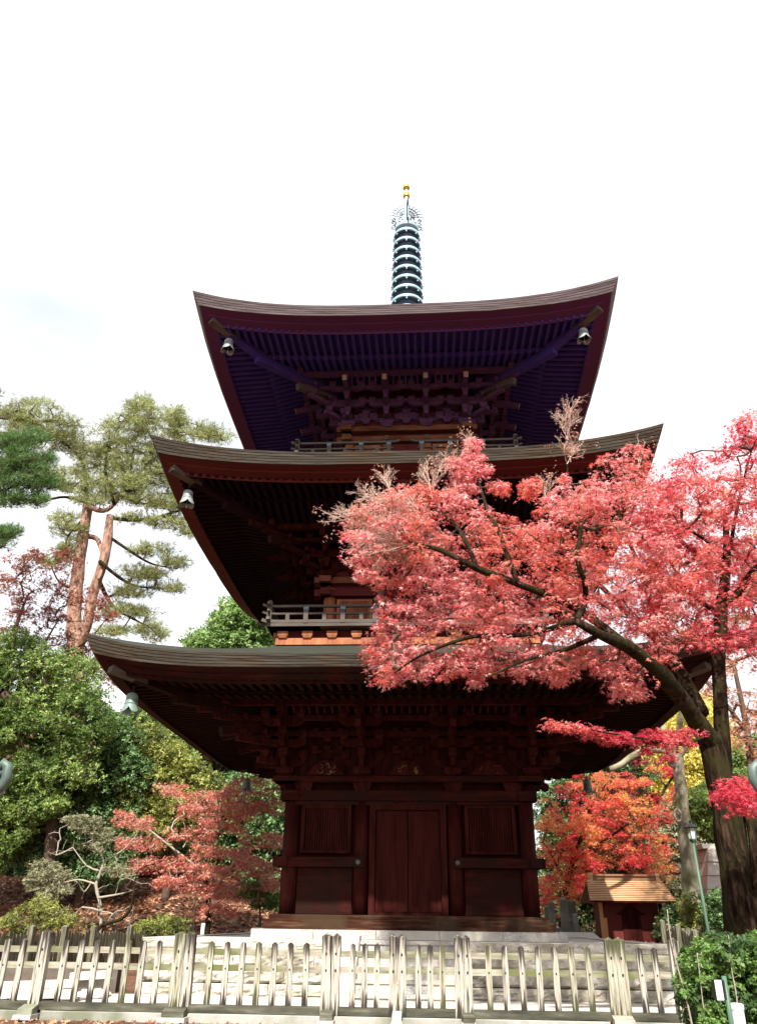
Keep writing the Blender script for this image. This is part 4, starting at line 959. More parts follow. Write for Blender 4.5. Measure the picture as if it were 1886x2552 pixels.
# ================================================================== bronze lanterns at the picture's edges
def bronze_lantern(x, y, label, rz=0):
    t = empty('bronze_lantern', (x, y, 0), label, 'lantern', 'bronze lanterns flanking the path', rz)
    o = MB(); o.lathe([(.36, -.1), (.36, .12), (.26, .2), (.16, .3), (.13, .6), (.12, 1.35), (.2, 1.5), (.36, 1.6), (.36, 1.66)], 20); o.build('pedestal', M['patina'], t, True, local=True)
    o = MB(); o.lathe([(.2, 1.66), (.23, 1.7), (.23, 2.05), (.2, 2.1)], 6); fb = o.build('fire_box', M['patina'], t, local=True)
    o = MB()
    for a in range(6): T = Matrix.Rotation(a*PI/3+PI/6, 4, 'Z'); o.box(-.07, .07, -.205, -.196, 1.76, 2.0, T)
    o.build('opening', M['dark_metal'], fb, local=True)
    o = MB(); o.lathe([(.44, 2.12), (.46, 2.15), (.30, 2.27), (.15, 2.38), (.07, 2.42), (.06, 2.46), (.09, 2.52), (.05, 2.6), (.0, 2.64)], 6); rf = o.build('roof', M['patina'], t, local=True)
    for a in range(6):
        T = Matrix.Rotation(a*PI/3, 4, 'Z'); o = MB()
        o.tube([(.38, 0, 2.20), (.47, 0, 2.16), (.55, 0, 2.20), (.585, 0, 2.29), (.575, 0, 2.38), (.53, 0, 2.415), (.50, 0, 2.38), (.51, 0, 2.35)], [.03, .035, .04, .045, .045, .042, .035, .02], 10, T=T); o.build('scroll', M['patina'], rf, True, local=True)
    return t
bronze_lantern(-3.79, -14.0, 'green bronze lantern cut off by the left edge, only its curled roof tip showing', 0)
bronze_lantern(3.74, -14.0, 'green bronze lantern cut off by the right edge, only its curled roof tip showing', PI/3)

# ================================================================== things in the shrub at the right
o = MB(); bx = empty('notice_box', (3.75, -10.9, 0), 'white-faced box on a grey-green post in front of the leafy shrub', 'sign')
q1 = U(1802, 2432, -10.9); q2 = U(1788, 2466, -10.9); q3 = U(1833, 2500, -10.8)
o.cyl((q1.x, -10.9), .026, -.1, q1.z, 12); o.build('post', M['green_paint'], bx, True)
o = MB(); o.box(q2.x-.048, q2.x+.055, -10.98, -10.85, q2.z-.09, q2.z+.09); o.build('box', M['dark_metal'], bx); o = MB(); o.box(q2.x-.05, q2.x+.02, -10.99, -10.981, q2.z-.092, q2.z+.092); o.build('white_plate', M['white_paint'], bx)
o = MB(); o.lathe([(.065, -.1), (.065, q3.z-.06), (.072, q3.z-.055), (.072, q3.z-.01), (.05, q3.z), (.001, q3.z+.002)], 20, (q3.x, -10.8, 0)); tag(o.build('white_bollard', M['white_paint'], smooth=False), 'short round white bollard post at the lower right corner', 'bollard')

# small things at the foot of the slope
c = U(506, 2318, 5.0); o = MB(); o.box(c.x-.05, c.x+.05, c.y-.05, c.y+.05, .1, c.z+.16); o.frustum(c.x, c.y, c.z+.16, c.z+.18, .05, .05, .03, .03); tag(o.build('marker_post', M['white_paint']), 'small white marker post behind the back left of the podium', 'marker post')
a, b_ = U(484, 2335, 5.1), U(490, 2130, 5.1); o = MB(); o.tube([a-Vector((0, 0, .4)), a.lerp(b_, .5), b_], [.022, .02, .016], 7); o.tube([a.lerp(b_, .72)+Vector((-.02, -.02, 0)), a.lerp(b_, .72)+Vector((.3, .2, -.2))], .012, 6); tag(o.build('support_stake', M['bark_brown'], smooth=True), 'thin brown stake propping the small dusty red maple', 'stake')

# ================================================================== vegetation
STAR, OVAL, SPR = T_star(), T_oval(.36), T_sprig(5, .2)
SPRW = T_sprig(6, .30, 4, 1.0); NEED = T_needles(12)
M['lf_maple'] = leafmat('pink_red_maple_leaves', [(.45,.02,.05),(.78,.17,.20),(.88,.38,.38),(.92,.66,.60),(.70,.08,.12)], [(.74,.08,.06),(.88,.28,.19),(.52,.02,.03),(.90,.52,.40)], .45, .9)
M['lf_pale'] = leafmat('faded_maple_leaves', [(.6,.33,.25),(.68,.45,.33),(.58,.20,.17)], None, .4)
M['lf_crimson'] = leafmat('crimson_maple_leaves', [(.45,.015,.05),(.68,.06,.12),(.78,.20,.22)], [(.68,.08,.08),(.8,.34,.28)], .5, .7)
M['lf_orange'] = leafmat('orange_maple_leaves', [(.70,.04,.07),(.80,.10,.08),(.76,.06,.12),(.84,.24,.14)], [(.82,.34,.08),(.88,.56,.22),(.80,.16,.05)], .5, .8)
M['lf_red'] = leafmat('scarlet_maple_leaves', [(.55,.03,.05),(.62,.05,.07),(.6,.11,.05)], None, .5)
M['lf_yellow'] = leafmat('yellow_ginkgo_leaves', [(.66,.54,.10),(.78,.70,.24),(.56,.52,.12)], None, .5)
M['lf_salmon'] = leafmat('thin_salmon_leaves', [(.6,.25,.15),(.7,.4,.25),(.62,.16,.1)], None, .5)
M['lf_dull'] = leafmat('dusty_red_maple_leaves', [(.42,.07,.06),(.66,.24,.19),(.84,.52,.42)], [(.55,.06,.05),(.74,.36,.24)], .4, .9)
M['lf_rust'] = leafmat('rusty_brown_leaves', [(.22,.06,.035),(.38,.13,.08)], None, .4)
M['lf_pine'] = leafmat('yellowed_pine_needles', [(.12,.17,.045),(.30,.34,.11),(.54,.54,.25)], [(.10,.12,.04),(.26,.26,.08)], .25, .35)
M['lf_pine2'] = leafmat('deep_green_pine_needles', [(.035,.085,.02),(.10,.19,.05),(.2,.3,.11)], None, .2)
M['lf_ever'] = leafmat('bright_evergreen_leaves', [(.06,.12,.02),(.21,.31,.07),(.46,.54,.21)], [(.04,.08,.018),(.14,.23,.05)], .35, .5)
M['lf_dark'] = leafmat('dark_ivy_leaves', [(.02,.05,.014),(.08,.17,.045),(.28,.40,.18)], None, .25)
M['lf_olive'] = leafmat('olive_shrub_leaves', [(.11,.14,.025),(.30,.33,.07),(.54,.54,.19)], [(.05,.08,.02),(.14,.16,.04)], .3, .8)
M['lf_camphor'] = leafmat('light_green_camphor_leaves', [(.09,.18,.04),(.2,.32,.09),(.33,.44,.17)], None, .35)
M['lf_shrub'] = leafmat('fresh_green_shrub_leaves', [(.06,.14,.03),(.15,.27,.06),(.28,.40,.12)], [(.03,.07,.02),(.08,.14,.05)], .35, 1.6)
M['lf_greyleaf'] = leafmat('grey_green_leaves', [(.14,.15,.07),(.3,.3,.17),(.42,.42,.28)], None, .3)

def tree(name, label, cat, base, group=None): return empty(name, tuple(base), label, cat, group)

# ---------------- the big maple at the right
big = tree('maple_tree', 'large pink-red maple with a thick dark leaning trunk, spreading across the pagoda', 'tree', (4.8, -7.75, 0))
SH = 1.25      # the tree stands this much nearer the pagoda than its first sketch
d_ = lambda x, y, Y: D(x, y, Y+SH)
tr = [U(1876, 2560, -9+SH), U(1862, 2400, -9+SH), d_(1612, 1950, -9), d_(1590, 1800, -9), d_(1572, 1700, -9), d_(1545, 1610, -9.05)]
T0 = limb(big, tr, [.27, .23, .215, .21, .22, .18], 'trunk', M['bark_dark'], .35, 14, .12)
limb(big, [d_(1660, 2120, -9.1), d_(1655, 1950, -9.1), d_(1640, 1800, -9.1), d_(1600, 1690, -9.05)], [.10, .09, .09, .07], 'limb', M['bark_dark'], .3)
limbs = [
 ([d_(1560, 1640, -9), d_(1500, 1545, -9.5), d_(1440, 1470, -10.1), d_(1370, 1412, -10.7), d_(1310, 1385, -11.0), d_(1255, 1355, -11.1)], [.17, .13, .125, .10, .075, .05]),
 ([d_(1255, 1355, -11.1), d_(1278, 1310, -10.4), d_(1272, 1260, -10.8), d_(1258, 1215, -10.9), d_(1266, 1150, -10.3), d_(1240, 1070, -9.2), d_(1240, 960, -8.8), d_(1245, 900, -8.7)], [.05, .045, .04, .035, .03, .022, .016, .008]),
 ([d_(1530, 1560, -8.9), d_(1490, 1480, -8.6), d_(1440, 1400, -8.2), d_(1385, 1355, -7.9), d_(1330, 1300, -7.7)], [.13, .12, .10, .07, .05]),
 ([d_(1370, 1412, -10.7), d_(1260, 1330, -10.3), d_(1130, 1275, -10.9), d_(1040, 1240, -11.2), d_(960, 1200, -11.2), d_(900, 1185, -11), d_(850, 1140, -10.3), d_(800, 1120, -10.3), d_(750, 1140, -10.3)], [.075, .06, .055, .05, .04, .028, .018, .010, .005]),
 ([d_(1040, 1240, -11.2), d_(1010, 1170, -11.0), d_(960, 1110, -10.1), d_(905, 1060, -10.1)], [.04, .035, .02, .008]),
 ([d_(1130, 1275, -10.9), d_(1089, 1163, -10.9), d_(1063, 1110, -10.4), d_(1039, 1030, -9.9), d_(1030, 975, -9.8)], [.04, .035, .03, .02, .01]),
 ([d_(1255, 1355, -11.1), d_(1150, 1385, -10.4), d_(1030, 1390, -10.9), d_(920, 1430, -11.0), d_(860, 1470, -11.0)], [.05, .04, .03, .018, .008]),
 ([d_(1310, 1385, -11.0), d_(1230, 1420, -10.4), d_(1150, 1440, -10.8), d_(1060, 1480, -10.9)], [.045, .035, .022, .01]),
 ([d_(1330, 1300, -7.7), d_(1190, 1150, -7.6), d_(1190, 1085, -7.6), d_(1150, 1050, -7.6)], [.05, .035, .022, .01]),
 ([d_(1440, 1400, -8.2), d_(1400, 1250, -8.0), d_(1350, 1120, -8.0), d_(1370, 1020, -8.0)], [.06, .045, .03, .01]),
 ([d_(1560, 1600, -9.05), d_(1480, 1625, -9.6), d_(1400, 1612, -10), d_(1300, 1595, -10.3), d_(1210, 1575, -10.4)], [.035, .025, .018, .012, .005]),
]
skel = list(T0[-6:])
for P_, R_ in limbs: skel += limb(big, P_, R_, 'limb', M['bark_dark'], .25, 8, .16)
rr0 = random.Random(21)
polyA = [(842,1492),(805,1420),(838,1370),(825,1300),(790,1240),(770,1200),(756,1160),(790,1115),(815,1095),(840,1084),(862,1062),(885,1055),(930,1062),(950,1078),(985,1072),(1012,1086),(1045,1100),(1062,1118),(1075,1126),(1103,1140),(1118,1131),(1170,1150),(1185,1085),(1230,1062),(1262,1075),(1290,1040),(1300,1012),(1385,972),(1412,1000),(1420,1050),(1480,1080),(1480,1440),(1395,1460),(1390,1515),(1340,1500),(1310,1440),(1240,1450),(1215,1485),(1180,1455),(1135,1470),(1090,1440),(1040,1488),(1010,1455),(955,1462),(935,1440),(890,1462)]
dpt = lambda x, y: -8.75+max(0, (x-1100))*.0015+.0012*(y-1250)
holes = [(990,1150,34,16),(1000,1190,16,12),(1110,1120,30,18),(1185,1110,30,20),(980,1330,26,10),(1090,1215,22,12),(1400,1240,14,16),(1230,1060,28,26),(1330,1500,22,12)]
cA = sample(polyA, 1220, dpt, 1.2, holes, gap=.50, gs=.035, seed=3)
cX = []
for (x, y, rx, ry, n) in ((1031,1000,20,26,34),(1030,965,12,10,8),(1040,1030,14,10,9),(1010,1022,14,12,12),(1060,1022,10,7,5),(990,1012,14,12,12),(1005,1045,26,18,30),(1030,1065,12,8,7),(1084,1064,20,13,16),(1150,1068,14,20,16),(1165,1055,14,10,8),(1230,1045,10,8,6)):
    for _ in range(n): a = rr0.uniform(0, 6.28); q = math.sqrt(rr0.random()); cX.append(D(x+rx*q*math.cos(a), y+ry*q*math.sin(a), -8.5+rr0.uniform(-.4, .4)))
leafcloud('leaves', cX, STAR, 26, .050, .15, M['lf_maple'], big, flat=.4, up=.7, droop=.5, seed=33, jsize=.5)
leafcloud('leaves', cA, STAR, 40, .046, .27, M['lf_maple'], big, flat=.18, up=.75, droop=.5, seed=3, jsize=.5)
# sprays at the rim, so that the outline breaks into twigs of leaves
rim = []
rr = random.Random(8)
for i in range(len(polyA)):
    a, b_ = polyA[i], polyA[(i+1) % len(polyA)]; n = max(1, int(math.hypot(b_[0]-a[0], b_[1]-a[1])/16))
    if a[0] > 1430: continue
    for j in range(n):
        t = (j+rr.random())/n; x = a[0]+(b_[0]-a[0])*t+rr.uniform(-12, 12); y = a[1]+(b_[1]-a[1])*t+rr.uniform(-10, 10); rim.append(D(x, y, dpt(x, y)+rr.uniform(-.9, .9)))
fing = []
for (x, y, x1, y1) in ((880,1440,842,1492),(860,1400,806,1420),(940,1450,920,1478),(1000,1460,962,1475),(1050,1465,1030,1492),(1150,1450,1135,1478),(1225,1460,1215,1492),(1350,1480,1345,1520),(1385,1480,1390,1518),(1310,1440,1300,1470),(850,1350,818,1372),(810,1250,782,1262)):
    for j in range(9): t = j/8; fing.append(D(x+(x1-x)*t+rr.uniform(-5, 5), y+(y1-y)*t+rr.uniform(-4, 4), dpt(x, y)-.4+rr.uniform(-.25, .25)))
leafcloud('leaves', fing, STAR, 22, .050, .13, M['lf_maple'], big, flat=.5, up=.6, droop=.5, seed=44)
rimL = [p for p in rim if not (p.x < -.9 and p.z > 6.9)]
leafcloud('leaves', rimL, STAR, 30, .055, .2, M['lf_maple'], big, flat=.3, up=.8, droop=.4, seed=4)
pale = sample([(760,1130),(800,1080),(870,1070),(900,1120),(960,1180),(940,1230),(860,1230),(800,1220)], 130, dpt, .6, seed=6)
leafcloud('faded_leaves', pale, STAR, 40, .04, .22, M['lf_pale'], big, flat=.5, up=.7, seed=6)
top = [D(x, y, -7.9) for x, y in ((1245,900),(1238,925),(1250,950),(1235,975),(1245,990))]+[D(x, y, -8.4) for x, y in ((1020,975),(1035,1000),(1005,1010))]
leafcloud('faded_leaves', top, STAR, 26, .04, .16, M['lf_pale'], big, flat=1, up=.5, seed=7)
cS = [D(1200+t*300+rr.uniform(-8, 8), 1577+22*math.sin(t*2.4)+t*18+rr.uniform(-9, 9), -9.2+t*.9) for t in [j/46 for j in range(46)]]+[D(rr.uniform(1400, 1520), rr.uniform(1590, 1665), -8.5) for _ in range(34)]+[D(rr.uniform(1300, 1360), rr.uniform(1600, 1625), -8.9) for _ in range(6)]
leafcloud('leaves', cS, STAR, 40, .05, .17, M['lf_crimson'], big, flat=.35, up=.8, droop=.3, seed=8)
cR = [D(rr.uniform(1570, 1680), rr.uniform(1700, 1775), -9.1+rr.uniform(-.3, .3)) for _ in range(44)]
leafcloud('leaves', cR, STAR, 40, .05, .18, M['lf_crimson'], big, flat=.4, up=.8, droop=.3, seed=9)
fan_mb = MB()
def fan(p, d, Ln, r_, lev, rnd):
    q = p+d*Ln*.5+Vector((rnd.uniform(-1,1), rnd.uniform(-1,1), rnd.uniform(-1,1)))*Ln*.06; e = p+d*Ln
    fan_mb.tube([p, q, e], [r_, r_*.75, r_*.45], 4)
    if lev == 0: return
    n = 4 if lev > 1 else 5
    for k in range(n):
        t = .25+.75*(k+rnd.random()*.6)/n; base = p.lerp(q, t*2) if t < .5 else q.lerp(e, min(1, t*2-1))
        side = d.cross(Vector((rnd.uniform(-1,1), rnd.uniform(-1,1), rnd.uniform(-1,1)))).normalized()
        nd = (d+side*rnd.uniform(.45, .95)+Vector((0, 0, .15))).normalized(); fan(base, nd, Ln*rnd.uniform(.36, .55), r_*.6, lev-1, rnd)
ends = []
for (x, y, x1, y1, Yq, n) in ((848,1096,775,1072,-9.2,3),(858,1085,840,1036,-9.2,3),(940,1085,925,1010,-9,3),(945,1080,962,1005,-9,3),(800,1122,702,1140,-9.2,2),(800,1122,730,1118,-9.2,2),(1015,1092,978,1070,-8.9,2),(1190,1090,1200,1045,-8.3,2),(1190,1090,1165,1050,-8.3,2),(1240,960,1246,870,-7.9,3),(1240,960,1222,905,-7.9,2),(1240,1010,1226,960,-7.9,2),(1240,1010,1262,965,-7.9,2),(1392,1020,1398,965,-8,2),(1025,990,1030,950,-8.5,2),(990,1025,975,985,-8.6,2),(900,1190,800,1150,-9.6,4),(900,1190,790,1200,-9.6,4),(900,1190,850,1110,-9.6,4),(930,1150,880,1075,-9.5,3),(860,1200,780,1180,-9.4,4)):
    for _ in range(n):
        p = D(x+rr.uniform(-5, 5), y+rr.uniform(-5, 5), Yq); e = D(x1+rr.uniform(-14, 14), y1+rr.uniform(-10, 10), Yq+rr.uniform(-.3, .3)); fan(p, (e-p).normalized(), (e-p).length*.8, .009, 3, rr); ends += [p.lerp(e, rr.uniform(.5, 1))+Vector((rr.gauss(0, .12), rr.gauss(0, .12), rr.gauss(0, .1))) for _ in range(3)]
fan_mb.build('bare_twigs', M['twig_pale'], big)
leafcloud('faded_leaves', ends, STAR, 7, .034, .16, M['lf_pale'], big, flat=1, up=.4, seed=78)
twA = cA+rim+fing+cS+pale+top+cX
grow(skel, [Vector(p) for p in twA], 'twigs', M['bark_brown'], big, r0=.0036, rmax=.04, seed=2)
# ---------------- second, crimson maple further right
m2 = tree('maple_tree', 'deep red maple at the right edge with an upright dark trunk', 'tree', (5.4, -7, 0))
s2 = limb(m2, [D(1600,2040,-7.6), D(1575,1600,-7.6), D(1568,1480,-7.6), D(1572,1340,-7.6), D(1585,1240,-7.6), D(1582,1120,-7.6)], [.14, .12, .115, .105, .08, .04], 'trunk', M['bark_dark'], .22, 10)
s2 += limb(m2, [D(1575,1325,-7.6), D(1610,1295,-7.7), D(1640,1250,-7.8), D(1680,1200,-7.8)], [.07, .07, .06, .04], 'limb', M['bark_dark'])
s2 += limb(m2, [D(1582,1220,-7.6), D(1540,1180,-7.7), D(1490,1150,-7.9)], [.04, .03, .015], 'limb', M['bark_dark'])
s2 += limb(m2, [D(1572,1340,-7.6), D(1500,1290,-7.2), D(1450,1200,-7.1)], [.05, .04, .015], 'limb', M['bark_dark'])
s2 += limb(m2, [D(1585,1240,-7.6), D(1610,1100,-7.6), D(1640,980,-7.6)], [.04, .03, .012], 'limb', M['bark_dark'])
polyB = [(1400,1050),(1445,1055),(1475,1040),(1465,1010),(1500,975),(1555,960),(1600,975),(1600,930),(1640,890),(1720,880),(1720,1480),(1640,1420),(1560,1420),(1500,1400),(1430,1430),(1390,1300)]
c2 = sample(polyB, 470, -7.5, 1.2, [(1600,1010,25,30),(1560,1300,20,30),(1610,1340,26,22),(1640,1170,20,14),(1500,1075,18,12)], gap=.43, gs=.025, seed=13)
leafcloud('leaves', c2, STAR, 46, .055, .32, M['lf_crimson'], m2, flat=.28, up=.8, droop=.3, seed=13)
c2b = sample([(1390,1120),(1480,1100),(1652,1180),(1720,1300),(1720,1480),(1560,1420),(1400,1420)], 230, -5.6, .8, gap=.35, gs=.03, seed=14)
leafcloud('leaves', c2b, STAR, 40, .055, .3, M['lf_maple'], m2, flat=.3, up=.8, droop=.3, seed=14)
tw = [D(rr.uniform(1590, 1650), rr.uniform(900, 1000), -7.5) for _ in range(16)]+[D(x, y, -7.6) for x, y in ((1455,1000),(1475,985),(1445,1020),(1430,1035),(1490,1000),(1350+100,1045))]
grow(s2, [Vector(p) for p in c2+c2b+tw], 'twigs', M['bark_brown'], m2, r0=.0045, rmax=.04, seed=5)

# ---------------- thin pale orange tree behind both, at the right edge
m3 = tree('maple_tree', 'thin salmon and pale orange maple far behind at the right edge', 'tree', (9.5, 3, 0))
s3 = limb(m3, [D(1640,2050,2), D(1648,1800,2), D(1630,1600,2), D(1600,1450,2)], [.12, .11, .09, .05], 'trunk', M['bark_brown'])
s3 += limb(m3, [D(1630,1600,2), D(1570,1520,2), D(1500,1450,2)], [.07, .05, .02], 'limb', M['bark_brown'])
c3 = sample([(1400,1100),(1560,1060),(1720,1150),(1720,1720),(1610,1640),(1560,1560),(1500,1500),(1420,1420)], 430, 2.5, 2.0, gap=.46, gs=.02, seed=21)
leafcloud('leaves', c3, STAR, 30, .075, .42, M['lf_salmon'], m3, flat=.35, up=.7, droop=.2, seed=21)
grow(s3, [Vector(p) for p in c3], 'twigs', M['bark_brown'], m3, r0=.006, rmax=.06, seed=6)

# ---------------- orange-red maple right of the pagoda
m4 = tree('maple_tree', 'orange and scarlet maple in flat layers right of the pagoda wall', 'tree', (7.0, 12, .9))
s4 = limb(m4, [D(1225,2060,12), D(1232,1960,12), D(1250,1880,12), D(1290,1760,11.8)], [.14, .12, .08, .04], 'trunk', M['bark_dark'])
s4 += limb(m4, [D(1240,1930,12), D(1215,1890,11.8), D(1195,1850,11.8)], [.05, .035, .015], 'limb', M['bark_dark'])
s4 += limb(m4, [D(1250,1880,12), D(1340,1820,12), D(1420,1760,12)], [.06, .04, .015], 'limb', M['bark_dark'])
cl4 = []
for (x0, x1, yc, th, n, sl) in ((1172,1300,1800,12,40,.02),(1170,1260,1850,14,34,.1),(1240,1380,1745,12,44,-.05),(1300,1420,1700,10,34,.1),(1250,1420,1790,12,52,.12),(1290,1450,1835,14,60,.05),(1180,1290,1905,26,66,-.28),(1175,1250,1955,22,34,-.2),(1360,1430,1880,16,30,.2),(1215,1300,1720,8,20,.1),(1330,1400,1765,12,24,.3),(1225,1330,1870,14,40,-.1),(1400,1480,1760,22,34,-.3),(1410,1470,1870,26,30,.5),(1180,1230,1780,20,20,.6),(1300,1380,1740,22,24,-.5)):
    for _ in range(n):
        x = rr.uniform(x0, x1); cl4.append(D(x, yc+sl*(x-(x0+x1)/2)+rr.gauss(0, th*1.15), 12+rr.uniform(-1.4, 1.4)))
leafcloud('leaves', cl4, STAR, 38, .072, .33, M['lf_orange'], m4, flat=.34, up=.7, droop=.55, seed=31)
grow(s4, [Vector(p) for p in cl4], 'twigs', M['bark_brown'], m4, r0=.005, rmax=.05, seed=7)
m5 = tree('maple_tree', 'bright crimson maple behind the orange one, above the small shrine', 'tree', (9.5, 14, 1))
s5 = limb(m5, [D(1482,2030,17), D(1480,1900,17), D(1470,1780,17)], [.12, .1, .04], 'trunk', M['bark_dark'])
c5 = []
for (x0, x1, yc, th, n) in ((1310,1470,1685,10,34),(1240,1330,1690,8,16),(1370,1440,1745,12,14),(1390,1460,1815,20,36),(1265,1300,1930,22,24),(1420,1500,1840,14,24),(1440,1500,1920,30,20),(1450,1500,1975,14,12),(1240,1340,1810,30,30)):
    for _ in range(n): c5.append(D(rr.uniform(x0, x1), yc+rr.uniform(-th, th), 17+rr.uniform(-1, 1)))
leafcloud('leaves', c5, STAR, 44, .12, .46, M['lf_red'], m5, flat=.3, up=.85, droop=.2, seed=32)
grow(s5, [Vector(p) for p in c5], 'twigs', M['bark_brown'], m5, r0=.007, rmax=.06, seed=8)
# ---------------- ginkgo, evergreens at the right
gk = tree('ginkgo_tree', 'tall yellow ginkgo glowing behind the pale cut trunk', 'tree', (17, 26, 1.5))
sg_ = limb(gk, [(17, 26, 1), D(1480,1800,26), D(1470,1650,26), D(1465,1540,26)], [.3, .25, .2, .08], 'trunk', M['bark_brown'])
cg = sample([(1330,1720),(1400,1620),(1440,1560),(1480,1520),(1540,1520),(1600,1600),(1600,1790),(1520,1810),(1450,1800)], 900, 26, 2.5, gap=.12, seed=41)
leafcloud('leaves', cg, OVAL, 36, .2, .8, M['lf_yellow'], gk, flat=.6, up=.5, seed=41)
def bush(name, label, cat, poly, Y, dY, n, tmpl, per, size, rad, m, seed, flat=.75, up=.4, stem=None, group=None, gap=.3, gs=.02, stem_m='bark_brown', shell=.35, holes=(), droop=.0, limbs=None):
    c = sample(poly, n, Y, dY, holes, gap, gs, seed); xs = [p[0] for p in poly]; ys = [p[1] for p in poly]
    Y0 = Y if not callable(Y) else Y(sum(xs)/len(xs), sum(ys)/len(ys)); b0 = D(sum(xs)/len(xs) if stem is None else stem, max(ys), Y0)
    b0.z = min(b0.z, g_height(b0.x, b0.y))-.05; t = tree(name, label, cat, b0, group)
    hh = max(.4, (max(p.z for p in c)-b0.z)); tip = D(sum(xs)/len(xs), (min(ys)+max(ys))/2, Y0)
    r0 = max(.02, hh*.022); sk = limb(t, [b0, b0.lerp(tip, .5)+Vector((.04*hh, 0, 0)), tip], [r0*1.2, r0, r0*.4], 'trunk' if hh > 1.8 else 'stem', M[stem_m])
    if limbs:
        for P_, R_ in limbs: sk += limb(t, P_, R_, 'limb', M[stem_m])
    leafcloud('leaves', c, tmpl, per, size, rad, m, t, flat=flat, up=up, seed=seed, shell=shell, droop=droop)
    grow(sk, [Vector(p) for p in c], 'twigs', M[stem_m], t, r0=.005*max(1, hh/3), rmax=r0, seed=seed); return t
bush('evergreen_tree', 'dark evergreen tree between the pale trunk and the big maple trunk', 'tree', [(1495,1745),(1540,1720),(1600,1690),(1620,1840),(1560,1815),(1520,1822),(1495,1800)], 8.5, 1.0, 120, SPR, 34, .12, .42, M['lf_ever'], 51)
bush('evergreen_tree', 'dark glossy evergreen behind the small shrine roof, right of the cedar trunks', 'tree', [(1400,1830),(1430,1790),(1470,1740),(1515,1800),(1510,1950),(1480,2010),(1440,1990),(1420,1920)], 16, 1, 260, SPR, 34, .13, .45, M['lf_greyleaf'], 52)
bush('evergreen_bush', 'dark bush in shade right of the small shrine', 'bush', [(1465,1985),(1490,1960),(1512,1985),(1515,2040),(1440,2045),(1450,2010)], 8.5, .6, 90, SPR, 30, .09, .28, M['lf_dark'], 53)
bush('yellow_shrub', 'pale yellow-green shrub at the foot of the pale tree', 'shrub', [(1485,1960),(1530,1950),(1530,2030),(1490,2040)], 6.2, .4, 44, SPR, 26, .07, .22, M['lf_olive'], 54)
bush('evergreen_tree', 'mixed evergreen tree in deep shade behind the orange maple', 'tree', [(1172,1700),(1300,1680),(1400,1700),(1420,1800),(1430,2010),(1330,2000),(1180,2010)], 20, 1.5, 330, SPR, 30, .2, .7, M['lf_dark'], 55)
bush('evergreen_tree', 'tall dark evergreen closing the gap at the far right edge', 'tree', [(1600,1640),(1720,1600),(1720,2080),(1600,2080)], 13, 1.5, 260, SPR, 30, .17, .6, M['lf_ever'], 56)
bush('evergreen_shrub', 'low dark shrub with twisted branch in front of the stone pier', 'shrub', [(1540,1980),(1560,1935),(1600,1960),(1600,2050),(1545,2060)], 5.2, .4, 52, SPR, 28, .08, .24, M['lf_dark'], 57)
# pale cut tree
pt = tree('plane_tree', 'pale grey tree with a knotted trunk and sawn-off upper limbs', 'tree', (7.8, 7, .6))
limb(pt, [U(1738,2400,7), U(1728,2290,7), U(1716,2140,7), U(1703,2040,7), U(1697,1980,7), U(1688,1880,7)], [.36, .31, .25, .22, .20, .18], 'trunk', M['bark_pale'], .3, 14)
for P_, R_ in (([D(1470,1670,7), D(1448,1600,7.2), D(1432,1555,7.4)], [.17,.11,.10]), ([D(1462,1665,7), D(1482,1590,6.8), D(1488,1520,6.8)], [.15,.10,.08]), ([D(1465,1675,7), D(1500,1620,6.8), D(1505,1560,6.8)], [.13,.08,.06]), ([D(1455,1640,7), D(1400,1640,6.6), D(1350,1672,6.2), D(1325,1680,6)], [.08,.11,.10,.08])):
    limb(pt, P_, R_, 'limb', M['bark_pale'], .2)
o = MB(); c = D(1478,1780,6.75); o.tube([c+Vector((math.cos(a)*.10, -.02, math.sin(a)*.19)) for a in [j*PI/6 for j in range(13)]], .035, 6, .2); o.build('knot', M['bark_pale'], pt, smooth=True)
# cedar trunks behind the shrine
for x, w, lab in ((1345, .42, 'thick dark mossy cedar trunk behind the small shrine'), (1395, .30, 'second thinner cedar trunk behind the shrine, right of the thick one')):
    c = D(x, 2010, 15); t = tree('cedar_tree', lab, 'tree', (c.x, c.y, .7), 'cedar trunks behind the shrine')
    limb(t, [(c.x, c.y, .5), D(x, 1950, 15), D(x-6, 1850, 15), D(x-10, 1730, 15), D(x-14, 1640, 15)], [w*1.6, w*1.3, w*1.2, w*1.1, w*.9], 'trunk', M['bark_dark'], .35, 14)
    cc = [D(x-14+rr.uniform(-45, 45), rr.uniform(1600, 1700), 15+rr.uniform(-1, 1)) for _ in range(26)]; leafcloud('leaves', cc, SPR, 30, .16, .5, M['lf_dark'], t, seed=int(x))

